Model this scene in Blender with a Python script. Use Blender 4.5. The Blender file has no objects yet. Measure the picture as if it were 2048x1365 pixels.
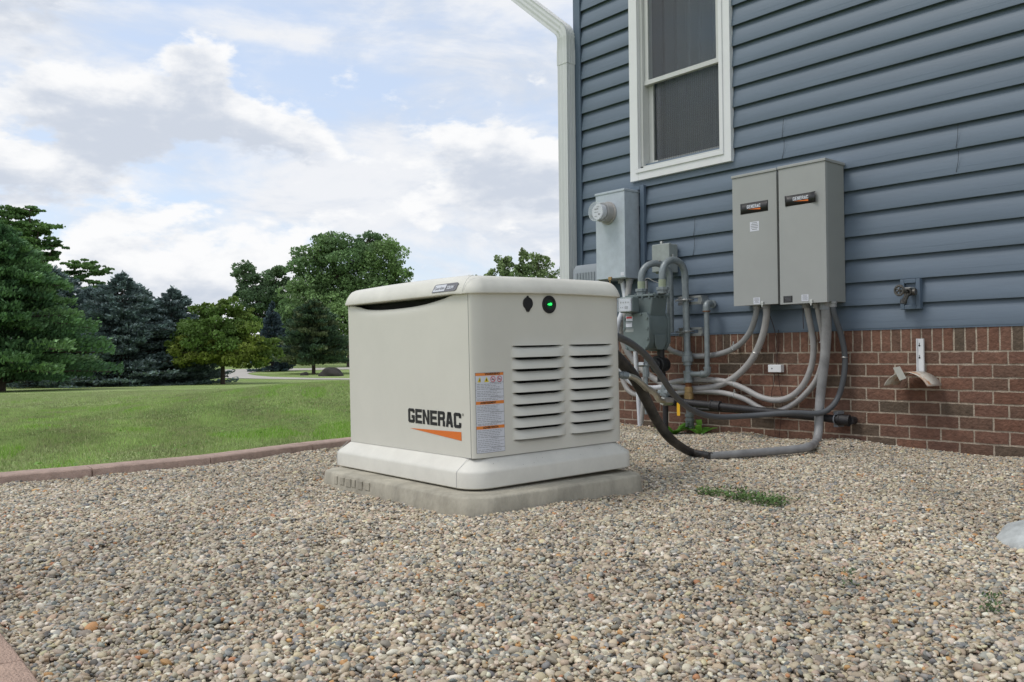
import bpy, bmesh, math, random
import numpy as np
from mathutils import Vector, Matrix
random.seed(7); rng = np.random.default_rng(11)
S = bpy.context.scene; COL = S.collection

# ------------------------------------------------------------------ camera
CR = Matrix(((0.6469431462985306, -0.7623349590978117, 0.017606123783957567),
             (0.7624686516677891, 0.6470235780212777, -0.0014299330219554127),
             (-0.010301489273976753, 0.014349202830870319, 0.9998439776769457)))   # columns: right, forward, up
CP = Vector((0, -5.65883, 0.64873)); F = 1700.0
cam = bpy.data.cameras.new('camera'); camo = bpy.data.objects.new('camera', cam); COL.objects.link(camo)
cam.sensor_width = 36; cam.lens = 36 * F / 2048; cam.clip_start = 0.05; cam.clip_end = 2000
r_, f_, u_ = CR.col[0], CR.col[1], CR.col[2]
m = Matrix(((r_[0], u_[0], -f_[0]), (r_[1], u_[1], -f_[1]), (r_[2], u_[2], -f_[2]))).to_4x4(); m.translation = CP
camo.matrix_world = m; S.camera = camo
S.render.resolution_x, S.render.resolution_y = 1024, 682

# ------------------------------------------------------------------ light
SUN_EL, SUN_AZ = math.radians(58), math.radians(208)      # azimuth measured clockwise from +Y
S.view_settings.view_transform = 'Standard'; S.view_settings.look = 'None'
S.view_settings.exposure = 0.42; S.view_settings.gamma = 1.0
sl = bpy.data.lights.new('sun', 'SUN'); sl.energy = 1.1; sl.angle = math.radians(22); sl.color = (1, .955, .89)
so = bpy.data.objects.new('sun', sl); COL.objects.link(so)
sd = Vector((math.sin(SUN_AZ) * math.cos(SUN_EL), math.cos(SUN_AZ) * math.cos(SUN_EL), math.sin(SUN_EL)))
so.rotation_euler = sd.to_track_quat('Z', 'Y').to_euler()

def N(t, typ, **kw):
    n = t.nodes.new(typ)
    for k, v in kw.items():
        if k.startswith('i_'):
            n.inputs[k[2:].replace('_', ' ')].default_value = v
        else: setattr(n, k, v)
    return n

W_ = bpy.data.worlds.new('World'); S.world = W_; W_.use_nodes = True
t = W_.node_tree; t.nodes.clear(); L = t.links.new
out = N(t, 'ShaderNodeOutputWorld')
sky = N(t, 'ShaderNodeTexSky', sky_type='NISHITA', sun_disc=False, sun_elevation=SUN_EL, sun_rotation=SUN_AZ, air_density=1.0, dust_density=1.2, ozone_density=1.0)
bgs = N(t, 'ShaderNodeBackground'); bgs.inputs['Strength'].default_value = 0.135
bw = N(t, 'ShaderNodeMixRGB', blend_type='MIX'); bw.inputs[0].default_value = .6; bw.inputs[2].default_value = (4.2, 4.75, 5.7, 1)
L(sky.outputs[0], bw.inputs[1]); L(bw.outputs[0], bgs.inputs['Color'])
tc = N(t, 'ShaderNodeTexCoord')
def noise(sc, det, rough, dist, loc, stretch):
    m_ = N(t, 'ShaderNodeMapping'); m_.inputs['Scale'].default_value = (1.0, 1.0, stretch); m_.inputs['Location'].default_value = loc; L(tc.outputs['Generated'], m_.inputs['Vector'])
    n = N(t, 'ShaderNodeTexNoise'); n.inputs['Scale'].default_value = sc; n.inputs['Detail'].default_value = det
    n.inputs['Roughness'].default_value = rough; n.inputs['Distortion'].default_value = dist; L(m_.outputs[0], n.inputs['Vector']); return n.outputs['Fac']
def ramp(x, a, b, ca=(0, 0, 0, 1), cb=(1, 1, 1, 1), ease='EASE'):
    n = N(t, 'ShaderNodeValToRGB'); n.color_ramp.interpolation = ease
    n.color_ramp.elements[0].position = a; n.color_ramp.elements[1].position = b
    n.color_ramp.elements[0].color = ca; n.color_ramp.elements[1].color = cb; L(x, n.inputs[0]); return n.outputs[0]
def mth(op, a, b):
    n = N(t, 'ShaderNodeMath', operation=op)
    for i, x in enumerate((a, b)):
        if isinstance(x, (int, float)): n.inputs[i].default_value = x
        else: L(x, n.inputs[i])
    return n.outputs[0]
def mixs(f, a, b):
    n = N(t, 'ShaderNodeMixShader'); L(f, n.inputs[0]); L(a, n.inputs[1]); L(b, n.inputs[2]); return n.outputs[0]
def bgn(c, st=1.0):
    n = N(t, 'ShaderNodeBackground'); n.inputs['Strength'].default_value = st
    if isinstance(c, tuple): n.inputs['Color'].default_value = (*c, 1)
    else: L(c, n.inputs['Color'])
    return n.outputs[0]
sepz = N(t, 'ShaderNodeSeparateXYZ'); L(tc.outputs['Generated'], sepz.inputs[0]); dz = sepz.outputs['Z']
SEED = (62.2, 7.1, .9)
# high thin veil
v1 = noise(2.2, 7, .55, .5, SEED, 3.2); v2 = noise(6.0, 6, .6, .3, (SEED[0] + 2, SEED[1], SEED[2]), 3.0)
veil = ramp(mth('ADD', v1, mth('MULTIPLY', mth('SUBTRACT', v2, .5), .45)), .33, .58)
veilc = ramp(v2, .35, .62, (.50, .545, .62, 1), (.655, .67, .70, 1))
# cumulus, mostly low in the sky
def cum(dzo):
    a_ = noise(4.2, 10, .55, .15, (SEED[0] + 7, SEED[1] + 3, SEED[2] + dzo), 2.4)
    b_ = noise(13, 8, .6, .1, (SEED[0] + 1, SEED[1] + 5, SEED[2] + dzo), 2.0)
    return mth('ADD', a_, mth('MULTIPLY', mth('SUBTRACT', b_, .5), .28))
c0 = cum(0); c1 = cum(.055)
low = ramp(dz, .03, .40, (.105, .105, .105, 1), (-.0, -.0, -.0, 1))
cmask = ramp(mth('ADD', c0, low), .54, .612)
ccol = ramp(c1, .49, .67, (.73, .733, .74, 1), (.47, .51, .58, 1))
sh = mixs(veil, bgs.outputs[0], bgn(veilc)); sh = mixs(cmask, sh, bgn(ccol))
L(sh, out.inputs['Surface'])

# ------------------------------------------------------------------ helpers: points
def ray(u, v):
    return CR @ Vector(((u - 1024) / F, 1, -(v - 682.5) / F))
def W(u, v, y=0.0):
    """point on the vertical plane y (parallel to the house wall) seen at photo pixel u, v"""
    d = ray(u, v); k = (y - CP.y) / d.y; return CP + d * k
def G0(u, v, z=0.0):
    d = ray(u, v); k = (z - CP.z) / d.z; return CP + d * k
def terr(x, y):
    r = np.hypot(x, y + 5.66)
    z = np.where(r < 7, 0, np.where(r < 44, -(r - 7) * .0195, np.where(r < 50, -.7215, np.minimum(-.7215 + (r - 50) * .009, 1.2))))
    dx, dy = np.asarray(x, float), np.asarray(y, float) + 5.66
    fw = dx * -.7623 + dy * .647; la = dx * .647 + dy * .7625; s = la / np.maximum(fw, .5)
    w = np.clip((s + .52) / .32, 0, 1); w = w * w * (3 - 2 * w) * np.clip((.35 - s) / .2, 0, 1) * (fw > .5)
    z = z + w * .33 * np.exp(-((r - 15.5) / 5.0) ** 2) * np.clip((r - 6.2) / 3, 0, 1)
    return z
def FAR(u, r):
    d = ray(u, 700); d.z = 0; d.normalize(); p = CP + d * r
    return Vector((p.x, p.y, float(terr(p.x, p.y))))
def GT(u, v):
    d = ray(u, v); 
    k = 5.0
    while k < 400:
        p = CP + d * k
        if p.z < terr(p.x, p.y): break
        k += .05
    return Vector((p.x, p.y, float(terr(p.x, p.y))))

# ------------------------------------------------------------------ materials
def mat(name, col, rough=.5, metal=0.0, var=0.0, vscale=8.0, bump=0.0, bscale=60.0, attr=None, spec=None, stretch=None, col2=None, gloss_var=0.0, thr=.42):
    m = bpy.data.materials.new(name); m.use_nodes = True; t = m.node_tree; b = t.nodes['Principled BSDF']; L = t.links.new
    b.inputs['Roughness'].default_value = rough; b.inputs['Metallic'].default_value = metal
    if spec is not None: b.inputs['Specular IOR Level'].default_value = spec
    c = (*col, 1)
    tc = N(t, 'ShaderNodeTexCoord'); vec = tc.outputs['Object']
    if stretch:
        mpp = N(t, 'ShaderNodeMapping'); mpp.inputs['Scale'].default_value = stretch; L(vec, mpp.inputs['Vector']); vec = mpp.outputs[0]
    if attr:
        a = N(t, 'ShaderNodeAttribute', attribute_name=attr); src = a.outputs['Color']
    else:
        rgb = N(t, 'ShaderNodeRGB'); rgb.outputs[0].default_value = c; src = rgb.outputs[0]
    if var:
        nz = N(t, 'ShaderNodeTexNoise'); nz.inputs['Scale'].default_value = vscale; nz.inputs['Detail'].default_value = 8; nz.inputs['Roughness'].default_value = .65
        L(vec, nz.inputs['Vector'])
        if col2:
            cr = N(t, 'ShaderNodeValToRGB'); cr.color_ramp.elements[0].position = thr; cr.color_ramp.elements[1].position = thr + max(.02, .3 * (1 - var))
            L(nz.outputs['Fac'], cr.inputs[0]); mxx = N(t, 'ShaderNodeMixRGB'); L(cr.outputs[0], mxx.inputs[0]); L(src, mxx.inputs[1]); mxx.inputs[2].default_value = (*col2, 1); src = mxx.outputs[0]
        else:
            mr = N(t, 'ShaderNodeMapRange'); mr.inputs['From Min'].default_value = .3; mr.inputs['From Max'].default_value = .7
            mr.inputs['To Min'].default_value = 1 - var; mr.inputs['To Max'].default_value = 1 + var; L(nz.outputs['Fac'], mr.inputs['Value'])
            vm = N(t, 'ShaderNodeVectorMath', operation='SCALE'); L(src, vm.inputs[0]); L(mr.outputs[0], vm.inputs['Scale']); src = vm.outputs[0]
        if gloss_var:
            mr2 = N(t, 'ShaderNodeMapRange'); mr2.inputs['To Min'].default_value = rough - gloss_var; mr2.inputs['To Max'].default_value = rough + gloss_var
            L(nz.outputs['Fac'], mr2.inputs['Value']); L(mr2.outputs[0], b.inputs['Roughness'])
    L(src, b.inputs['Base Color'])
    if bump:
        nb = N(t, 'ShaderNodeTexNoise'); nb.inputs['Scale'].default_value = bscale; nb.inputs['Detail'].default_value = 5; L(vec, nb.inputs['Vector'])
        bp = N(t, 'ShaderNodeBump'); bp.inputs['Strength'].default_value = bump; bp.inputs['Distance'].default_value = .01
        L(nb.outputs['Fac'], bp.inputs['Height']); L(bp.outputs[0], b.inputs['Normal'])
    return m
M = {}
M['siding'] = mat('blue_vinyl', (.124, .165, .215), .5, var=.11, vscale=2.2, bump=.08, bscale=40, stretch=(.3, 1, 3), gloss_var=.08)
M['bluetrim'] = mat('blue_trim', (.098, .138, .188), .5, var=.05)
M['brick'] = mat('brick', (.2, .08, .05), .9, var=.28, vscale=30, bump=.9, bscale=55, attr='bc')
M['mortar'] = mat('mortar', (.44, .37, .29), .95, var=.2, vscale=20, bump=.8, bscale=120)
M['white'] = mat('white_trim', (.74, .75, .76), .45, var=.03, vscale=4)
M['sash'] = mat('grey_sash', (.58, .59, .575), .45, var=.04, vscale=6)
M['gutter'] = mat('gutter_white', (.60, .62, .62), .42, var=.06, vscale=3, stretch=(3, 3, .4))
M['gen'] = mat('generator_paint', (.66, .648, .583), .48, var=.035, vscale=3.0, bump=.04, bscale=500, gloss_var=.07)
M['genskirt'] = mat('generator_skirt_paint', (.69, .675, .61), .5, var=.085, vscale=6, bump=.04, bscale=400)
M['dark'] = mat('dark_void', (.01, .01, .009), .9)
M['black'] = mat('black_plastic', (.012, .012, .013), .45, var=.2)
M['blackpipe'] = mat('black_iron', (.018, .017, .019), .55, var=.4, vscale=20, bump=.3, bscale=150)
M['blackdust'] = mat('dusty_black_conduit', (.022, .021, .02), .55, var=.3, vscale=7, col2=(.065, .058, .05), bump=.15)
M['dgrey'] = mat('dark_grey_conduit', (.085, .092, .10), .55, var=.12, vscale=10)
M['pvc'] = mat('grey_pvc', (.28, .285, .285), .5, var=.12, vscale=12)
M['pvcs'] = mat('scuffed_grey_pvc', (.25, .25, .25), .5, var=.3, vscale=7, bump=.1)
M['pvcl'] = mat('light_conduit', (.37, .36, .35), .5, var=.12, vscale=12, bump=.1)
M['pvcd'] = mat('mid_grey_conduit', (.22, .235, .25), .5, var=.12, vscale=10)
M['wpvc'] = mat('white_pvc', (.62, .64, .68), .45, var=.05)
M['galv'] = mat('galvanised_paint', (.22, .25, .26), .42, metal=.25, var=.22, vscale=25, gloss_var=.1, bump=.1)
M['gasm'] = mat('gas_meter_grey', (.135, .17, .17), .5, var=.1, vscale=10, bump=.12, bscale=120)
M['steel'] = mat('zinc_steel', (.55, .55, .53), .35, metal=.9, var=.15, vscale=40)
M['steelw'] = mat('corrugated_steel', (.55, .54, .47), .38, metal=.75, var=.12, vscale=30)
M['rust'] = mat('rusty_iron', (.20, .08, .03), .85, var=.5, vscale=40, bump=.4)
M['brass'] = mat('brass', (.40, .27, .12), .45, metal=.5, var=.3, vscale=40)
M['boxgrey'] = mat('box_paint', (.345, .355, .345), .5, var=.035, vscale=4, bump=.05, bscale=300)
M['boxshade'] = mat('box_paint_shaded', (.30, .31, .295), .5, var=.04, vscale=4)  # darker copy of the box paint: shade on the sides put into colour
M['meterbox'] = mat('galvanised_box', (.45, .505, .555), .42, metal=.1, var=.10, vscale=14, gloss_var=.08)
M['vent'] = mat('utility_box_grey', (.25, .28, .31), .5, var=.05)
M['tele'] = mat('weathered_plastic', (.30, .33, .32), .55, var=.12, vscale=20)
M['concrete'] = mat('concrete', (.40, .372, .30), .85, var=.3, vscale=8, bump=.35, bscale=90, stretch=(1, 1, .5))
M['dome'] = mat('pale_concrete', (.42, .44, .43), .8, var=.4, vscale=9, bump=.3, bscale=70)
M['curb'] = mat('red_concrete', (.43, .31, .255), .9, var=.22, vscale=18, bump=.7, bscale=160)
M['curbpink'] = mat('tan_concrete', (.50, .35, .27), .9, var=.18, vscale=18, bump=.7, bscale=160)
M['orange'] = mat('orange_print', (.72, .17, .02), .5)
M['orangel'] = mat('label_orange', (.78, .24, .04), .5)
M['ink'] = mat('black_print', (.012, .012, .014), .5)
M['inkgrey'] = mat('grey_print', (.17, .17, .19), .6)
M['paper'] = mat('label_white', (.66, .68, .74), .5)
M['yellow'] = mat('label_yellow', (.80, .62, .03), .5)
M['red'] = mat('label_red', (.62, .05, .07), .5)
M['tag'] = mat('yellow_tag', (.85, .48, .02), .5)
M['hanger'] = mat('hanger_paint', (.50, .50, .45), .55, var=.1, vscale=12)
M['hangrust'] = mat('hanger_rusty', (.60, .57, .50), .6, var=.55, vscale=11, col2=(.42, .19, .08), bump=.1, thr=.49)
M['bark'] = mat('bark', (.075, .058, .045), .9, var=.3, vscale=14, bump=.8, bscale=40)
M['rock'] = mat('rock', (.04, .036, .031), .9, var=.3, vscale=3, bump=.8, bscale=12)
M['road'] = mat('pale_concrete_drive', (.46, .43, .39), .9, var=.08, vscale=1)
M['wire'] = mat('brown_wire', (.05, .02, .016), .6)
M['roof'] = mat('roof_shingle', (.06, .06, .062), .9, var=.2, vscale=8)
M['bibb'] = mat('weathered_bibb', (.10, .095, .085), .4, metal=.6, var=.5, vscale=50)
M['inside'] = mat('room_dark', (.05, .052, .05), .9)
def leafmat(name, rough=.6, trans=.25):
    m = bpy.data.materials.new(name); m.use_nodes = True; t = m.node_tree; b = t.nodes['Principled BSDF']; L = t.links.new
    a = N(t, 'ShaderNodeAttribute', attribute_name='lc'); L(a.outputs['Color'], b.inputs['Base Color']); b.inputs['Roughness'].default_value = rough
    b.inputs['Specular IOR Level'].default_value = .25
    tr = N(t, 'ShaderNodeBsdfTranslucent'); L(a.outputs['Color'], tr.inputs['Color'])
    mx = N(t, 'ShaderNodeMixShader'); mx.inputs[0].default_value = trans
    L(b.outputs[0], mx.inputs[1]); L(tr.outputs[0], mx.inputs[2]); L(mx.outputs[0], t.nodes['Material Output'].inputs['Surface'])
    return m
M['leaf'] = leafmat('foliage'); M['needle'] = leafmat('needles', .6, .08); M['blade'] = leafmat('grass_blades', .6, .3)
# glass
g = bpy.data.materials.new('window_glass'); g.use_nodes = True; b = g.node_tree.nodes['Principled BSDF']
b.inputs['Base Color'].default_value = (.8, .85, .85, 1); b.inputs['Roughness'].default_value = .02; b.inputs['Transmission Weight'].default_value = 1.0; b.inputs['IOR'].default_value = 1.45
M['glass'] = g
def screenmat():
    m = bpy.data.materials.new('insect_screen'); m.use_nodes = True; t = m.node_tree; b = t.nodes['Principled BSDF']; L = t.links.new
    b.inputs['Base Color'].default_value = (.10, .11, .12, 1); b.inputs['Roughness'].default_value = .6
    tr = N(t, 'ShaderNodeBsdfTransparent'); mx = N(t, 'ShaderNodeMixShader')
    tc = N(t, 'ShaderNodeTexCoord'); wv = N(t, 'ShaderNodeTexWave', wave_type='BANDS', bands_direction='X'); wv.inputs['Scale'].default_value = 16; wv.inputs['Distortion'].default_value = 3.5
    wv.inputs['Detail'].default_value = 1; wv.inputs['Detail Scale'].default_value = .35
    L(tc.outputs['Object'], wv.inputs['Vector'])
    mr = N(t, 'ShaderNodeMapRange'); mr.inputs['To Min'].default_value = .22; mr.inputs['To Max'].default_value = .36
    L(wv.outputs['Fac'], mr.inputs['Value']); L(mr.outputs[0], mx.inputs[0]); L(tr.outputs[0], mx.inputs[1]); L(b.outputs[0], mx.inputs[2]); L(mx.outputs[0], t.nodes['Material Output'].inputs['Surface'])
    return m
M['screen'] = screenmat()
led = bpy.data.materials.new('green_led'); led.use_nodes = True; b = led.node_tree.nodes['Principled BSDF']
b.inputs['Base Color'].default_value = (0, .3, .05, 1); b.inputs['Emission Color'].default_value = (.02, 1, .12, 1); b.inputs['Emission Strength'].default_value = 1.6
M['led'] = led
clr = bpy.data.materials.new('clear_plastic'); clr.use_nodes = True; b = clr.node_tree.nodes['Principled BSDF']
b.inputs['Base Color'].default_value = (.75, .79, .82, 1); b.inputs['Roughness'].default_value = .08; b.inputs['Alpha'].default_value = .26
M['clear'] = clr

# ------------------------------------------------------------------ helpers: objects
def tag(o, label=None, cat=None, group=None, kind=None):
    if label: o['label'] = label
    if cat: o['category'] = cat
    if group: o['group'] = group
    if kind: o['kind'] = kind
    return o
def empty(name, loc, label, cat, group=None):
    o = bpy.data.objects.new(name, None); COL.objects.link(o); o.location = loc; o.empty_display_size = .1
    return tag(o, label, cat, group)
class MB:
    def __init__(s): s.v = []; s.f = []; s.mi = []
    def add(s, vs, fs, mi=0):
        n = len(s.v); s.v += [tuple(p) for p in vs]; s.f += [tuple(i + n for i in f) for f in fs]; s.mi += [mi] * len(fs); return s
    def box(s, x0, x1, y0, y1, z0, z1, mi=0, M4=None):
        P = [Vector((x, y, z)) for z in (z0, z1) for y in (y0, y1) for x in (x0, x1)]
        if M4 is not None: P = [M4 @ p for p in P]
        return s.add(P, [(0, 2, 3, 1), (4, 5, 7, 6), (0, 1, 5, 4), (2, 6, 7, 3), (0, 4, 6, 2), (1, 3, 7, 5)], mi)
    def prism(s, poly, axis, a, b, mi=0):
        """poly: 2D points in the plane normal to axis; extruded a..b"""
        def P(p, h):
            return {'x': (h, p[0], p[1]), 'y': (p[0], h, p[1]), 'z': (p[0], p[1], h)}[axis]
        n = len(poly); vs = [P(p, a) for p in poly] + [P(p, b) for p in poly]
        fs = [tuple(range(n - 1, -1, -1)), tuple(range(n, 2 * n))] + [(i, (i + 1) % n, (i + 1) % n + n, i + n) for i in range(n)]
        return s.add(vs, fs, mi)
    def tube(s, pts, r, n=12, smooth=True, mi=0, caps=True, sub=6, rfun=None):
        pts = [Vector(p) for p in pts]
        if smooth and len(pts) > 2:
            q = []
            P = [pts[0] * 2 - pts[1]] + pts + [pts[-1] * 2 - pts[-2]]
            for i in range(1, len(P) - 2):
                for k in range(sub):
                    u = k / sub; a, b, c, d = P[i - 1], P[i], P[i + 1], P[i + 2]
                    q.append(.5 * ((2 * b) + (-a + c) * u + (2 * a - 5 * b + 4 * c - d) * u * u + (-a + 3 * b - 3 * c + d) * u ** 3))
            q.append(pts[-1]); pts = q
        rad = [r[0] + (r[1] - r[0]) * i / (len(pts) - 1) for i in range(len(pts))] if isinstance(r, tuple) else [r] * len(pts)
        if rfun: rad = [a * rfun(i) for i, a in enumerate(rad)]
        T = [(pts[min(i + 1, len(pts) - 1)] - pts[max(i - 1, 0)]).normalized() for i in range(len(pts))]
        nrm = T[0].orthogonal().normalized(); base = len(s.v); vs = []; fs = []
        for i, p in enumerate(pts):
            nrm = (nrm - T[i] * nrm.dot(T[i])).normalized(); bn = T[i].cross(nrm)
            for k in range(n):
                a = 2 * math.pi * k / n; vs.append(p + (nrm * math.cos(a) + bn * math.sin(a)) * rad[i])
        for i in range(len(pts) - 1):
            for k in range(n):
                fs.append((i * n + k, i * n + (k + 1) % n, (i + 1) * n + (k + 1) % n, (i + 1) * n + k))
        if caps: fs += [tuple(range(n - 1, -1, -1)), tuple((len(pts) - 1) * n + k for k in range(n))]
        return s.add(vs, fs, mi)
    def cyl(s, a, b, r, n=16, mi=0): return s.tube([a, b], r, n, smooth=False, mi=mi)
    def ring(s, c, axis, R, r, n=20, mi=0):
        axis = Vector(axis).normalized(); e = axis.orthogonal().normalized(); f = axis.cross(e); c = Vector(c)
        pts = [c + (e * math.cos(2 * math.pi * k / n) + f * math.sin(2 * math.pi * k / n)) * R for k in range(n + 1)]
        return s.tube(pts, r, 6, smooth=False, mi=mi, caps=False)
    def build(s, name, mats, parent=None, smooth=35, bevel=0, seg=2):
        me = bpy.data.meshes.new(name); me.from_pydata(s.v, [], s.f)
        for mm in (mats if isinstance(mats, (list, tuple)) else [mats]): me.materials.append(mm)
        me.polygons.foreach_set('material_index', s.mi)
        b = bmesh.new(); b.from_mesh(me); bmesh.ops.recalc_face_normals(b, faces=b.faces); b.to_mesh(me); b.free()
        if smooth: me.polygons.foreach_set('use_smooth', [True] * len(me.polygons)); me.set_sharp_from_angle(angle=math.radians(smooth))
        me.update(); o = bpy.data.objects.new(name, me); COL.objects.link(o)
        if parent is not None:
            o.parent = parent
            o.matrix_parent_inverse = Matrix.Translation(-Vector(parent.location)) if parent.type == 'EMPTY' and parent.rotation_euler[:] == (0, 0, 0) and not parent.get('local') else Matrix()
        if bevel:
            bv = o.modifiers.new('bevel', 'BEVEL'); bv.width = bevel; bv.segments = seg; bv.limit_method = 'ANGLE'; bv.angle_limit = math.radians(40); bv.harden_normals = True
        return o
def build_each(mb, name, mats, parent, **kw):
    """every loose piece of mb becomes a part of its own"""
    par = list(range(len(mb.v)))
    def find(a):
        while par[a] != a: par[a] = par[par[a]]; a = par[a]
        return a
    for f in mb.f:
        for i in f[1:]: par[find(i)] = find(f[0])
    groups = {}
    for k, f in enumerate(mb.f): groups.setdefault(find(f[0]), []).append(k)
    res = []
    for ks in groups.values():
        idx = sorted({i for k in ks for i in mb.f[k]}); mp_ = {i: n for n, i in enumerate(idx)}; q = MB()
        q.v = [mb.v[i] for i in idx]; q.f = [tuple(mp_[i] for i in mb.f[k]) for k in ks]; q.mi = [mb.mi[k] for k in ks]
        res.append(q.build(name, mats, parent, **kw))
    return res
def sub(o, parent_part):
    """hang o (already in world or thing space) under a part"""
    o.parent = parent_part; o.matrix_parent_inverse = Matrix(); return o

def nmesh(name, verts, faces_n, mat_, cols=None, domain='FACE', parent=None, attr='lc'):
    """fast mesh from numpy: verts (F*k,3), every face uses k consecutive vertices"""
    k = faces_n; nv = len(verts); nf = nv // k
    me = bpy.data.meshes.new(name); me.vertices.add(nv); me.vertices.foreach_set('co', np.ascontiguousarray(verts, np.float32).ravel())
    me.loops.add(nv); me.loops.foreach_set('vertex_index', np.arange(nv, dtype=np.int32))
    me.polygons.add(nf); me.polygons.foreach_set('loop_start', np.arange(0, nv, k, dtype=np.int32))
    me.update(calc_edges=True)
    if cols is not None:
        a = me.color_attributes.new(attr, 'FLOAT_COLOR', 'CORNER')
        c = np.ones((nf, k, 4), np.float32); c[:, :, :3] = cols[:, None, :]; a.data.foreach_set('color', c.ravel())
    me.materials.append(mat_); me.validate(); o = bpy.data.objects.new(name, me); COL.objects.link(o)
    if parent: o.parent = parent; o.matrix_parent_inverse = Matrix.Translation(-Vector(parent.location))
    return o

# stroke lettering -----------------------------------------------------------
def glyph(ch, s, t, c=.16, d=.10):
    """polygons of a square-cut sans letter in the unit box; s, t = stroke width across and up"""
    H1, H0 = 1 - t, t
    arc = lambda: [[(0, d), (0, 1 - d), (s, 1 - d - t * .2), (s, d + t * .2)], [(0, 1 - d), (c, 1), (max(c, s) + .02, 1), (max(c, s) + .02, H1), (s, 1 - d - t * .2)], [(0, d), (s, d + t * .2), (max(c, s) + .02, H0), (max(c, s) + .02, 0), (c, 0)],
                   [(max(c, s) + .02, H1), (max(c, s) + .02, 1), (1 - c, 1), (1 - c - .0, H1)], [(max(c, s) + .02, 0), (max(c, s) + .02, H0), (1 - c, H0), (1 - c, 0)],
                   [(1 - c, H1), (1 - c, 1), (1, 1 - d), (1 - s, 1 - d - t * .2)], [(1 - c, 0), (1 - c, H0), (1 - s, d + t * .2), (1, d)]]
    if ch == 'C': return arc() + [[(1 - s, .66), (1, .66), (1, 1 - d), (1 - s, 1 - d - t * .2)], [(1 - s, .36), (1, .36), (1, d), (1 - s, d + t * .2)]]
    if ch == 'G': return arc() + [[(1 - s, .70), (1, .70), (1, 1 - d), (1 - s, 1 - d - t * .2)], [(1 - s, .54), (1, .54), (1, d), (1 - s, d + t * .2)], [(.52, .54), (1 - s, .54), (1 - s, .54 - t), (.52, .54 - t)]]
    if ch == 'E': return [[(0, 0), (s, 0), (s, 1), (0, 1)], [(s, H1), (1, H1), (1, 1), (s, 1)], [(s, 0), (1, 0), (1, H0), (s, H0)], [(s, .5 - t / 2), (.92, .5 - t / 2), (.92, .5 + t / 2), (s, .5 + t / 2)]]
    if ch == 'N': return [[(0, 0), (s, 0), (s, 1), (0, 1)], [(1 - s, 0), (1, 0), (1, 1), (1 - s, 1)], [(s, 1), (s, .62), (1 - s, 0), (1 - s, .38)]]
    if ch == 'R': return [[(0, 0), (s, 0), (s, 1), (0, 1)], [(s, H1), (1 - c, H1), (1 - c, 1), (s, 1)], [(1 - c, H1), (1 - s, 1 - d - t * .2), (1, 1 - d), (1 - c, 1)], [(1 - s, .58), (1, .58), (1, 1 - d), (1 - s, 1 - d - t * .2)],
                         [(s, .40), (1 - s * .6, .40), (1 - s * .6, .40 + t), (s, .40 + t)], [(1 - s, .58), (1 - s * 1.1, .40), (1 - s * .5, .40), (1, .58)], [(1 - s * 1.05, 0), (1, 0), (1, .36), (1 - s * .5, .42), (1 - s * 1.05, .42)]]
    if ch == 'A': return [[(0, 0), (s * 1.05, 0), (.30 + s * .95, 1), (.26, 1)], [(1 - s * 1.05, 0), (1, 0), (.74, 1), (.70 - s * .95, 1)], [(.28, 1), (.30, H1), (.70, H1), (.72, 1)], [(s * 1.2, .20), (1 - s * 1.2, .20), (1 - s * 1.5, .20 + t), (s * 1.5, .20 + t)]]
def strokes(text, x0, x1, z0, z1, w, gap=.22, fn=lambda a, b: (a, 0, b)):
    mb = MB(); n = len(text); cw = (x1 - x0) / (n + (n - 1) * gap)
    for i, ch in enumerate(text):
        ox = x0 + i * cw * (1 + gap)
        for pl in glyph(ch, w / cw, w * .82 / (z1 - z0)): mb.add([fn(ox + p[0] * cw, z0 + p[1] * (z1 - z0)) for p in pl], [tuple(range(len(pl)))])
    return mb
def textmesh(txt, size, mat_, name, M4, parent, bold=0.0, sx=1.0):
    cu = bpy.data.curves.new('t', 'FONT'); cu.body = txt; cu.size = size; cu.offset = bold; cu.resolution_u = 3
    o = bpy.data.objects.new('t', cu); COL.objects.link(o); bpy.context.view_layer.update()
    me = bpy.data.meshes.new_from_object(o.evaluated_get(bpy.context.evaluated_depsgraph_get())); bpy.data.objects.remove(o)
    me.transform(M4 @ Matrix.Diagonal((sx, 1, 1, 1))); me.materials.clear(); me.materials.append(mat_)
    ob = bpy.data.objects.new(name, me); COL.objects.link(ob); ob.parent = parent; ob.matrix_parent_inverse = Matrix(); return ob

# ================================================================== ground
wb = [(-9, .01), (-5.19, .013), (-4.84, -.003), (-4.33, -.036), (-3.98, .005), (-3.81, .016), (-3.6, -.015), (-3.3, -.005), (-3.03, .024), (-2.74, -.002), (-2.32, -.018), (-2.14, -.025), (-1.9, -.015), (0, -.01), (4, 0)]
SLAB = (-3.985, -2.69, -3.60, -2.50)
def gh(x, y):
    x = np.asarray(x, float); y = np.asarray(y, float)
    w = np.exp(-np.abs(y) / .35); prof = np.interp(x, [a for a, _ in wb], [b for _, b in wb])
    z = prof * w + (1 - w) * (.006 * np.sin(x * 3.1 + 1.3 * np.sin(y * 2.3)) * np.sin(y * 2.7 + 1.7) + .005 * np.sin(x * 7.3 + y * 5.1))
    z = z + .0055 * np.sin(x * 17 + 2 * np.sin(y * 9)) * np.sin(y * 19 + 1.5 * np.sin(x * 11)) * np.clip(-y * 3, 0, 1)
    dx = np.maximum(np.maximum(SLAB[0] - x, x - SLAB[1]), 0); dy = np.maximum(np.maximum(SLAB[2] - y, y - SLAB[3]), 0)
    return z - .012 * np.exp(-(dx ** 2 + dy ** 2) / .02)
CURB = [(-5.75, -.05), (-5.62, -1.2), (-5.45, -2.3), (-5.30, -2.95), (-5.075, -3.62), (-5.06, -4.25), (-5.05, -4.86), (-5.05, -5.36)]   # inner edge of the edging
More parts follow.
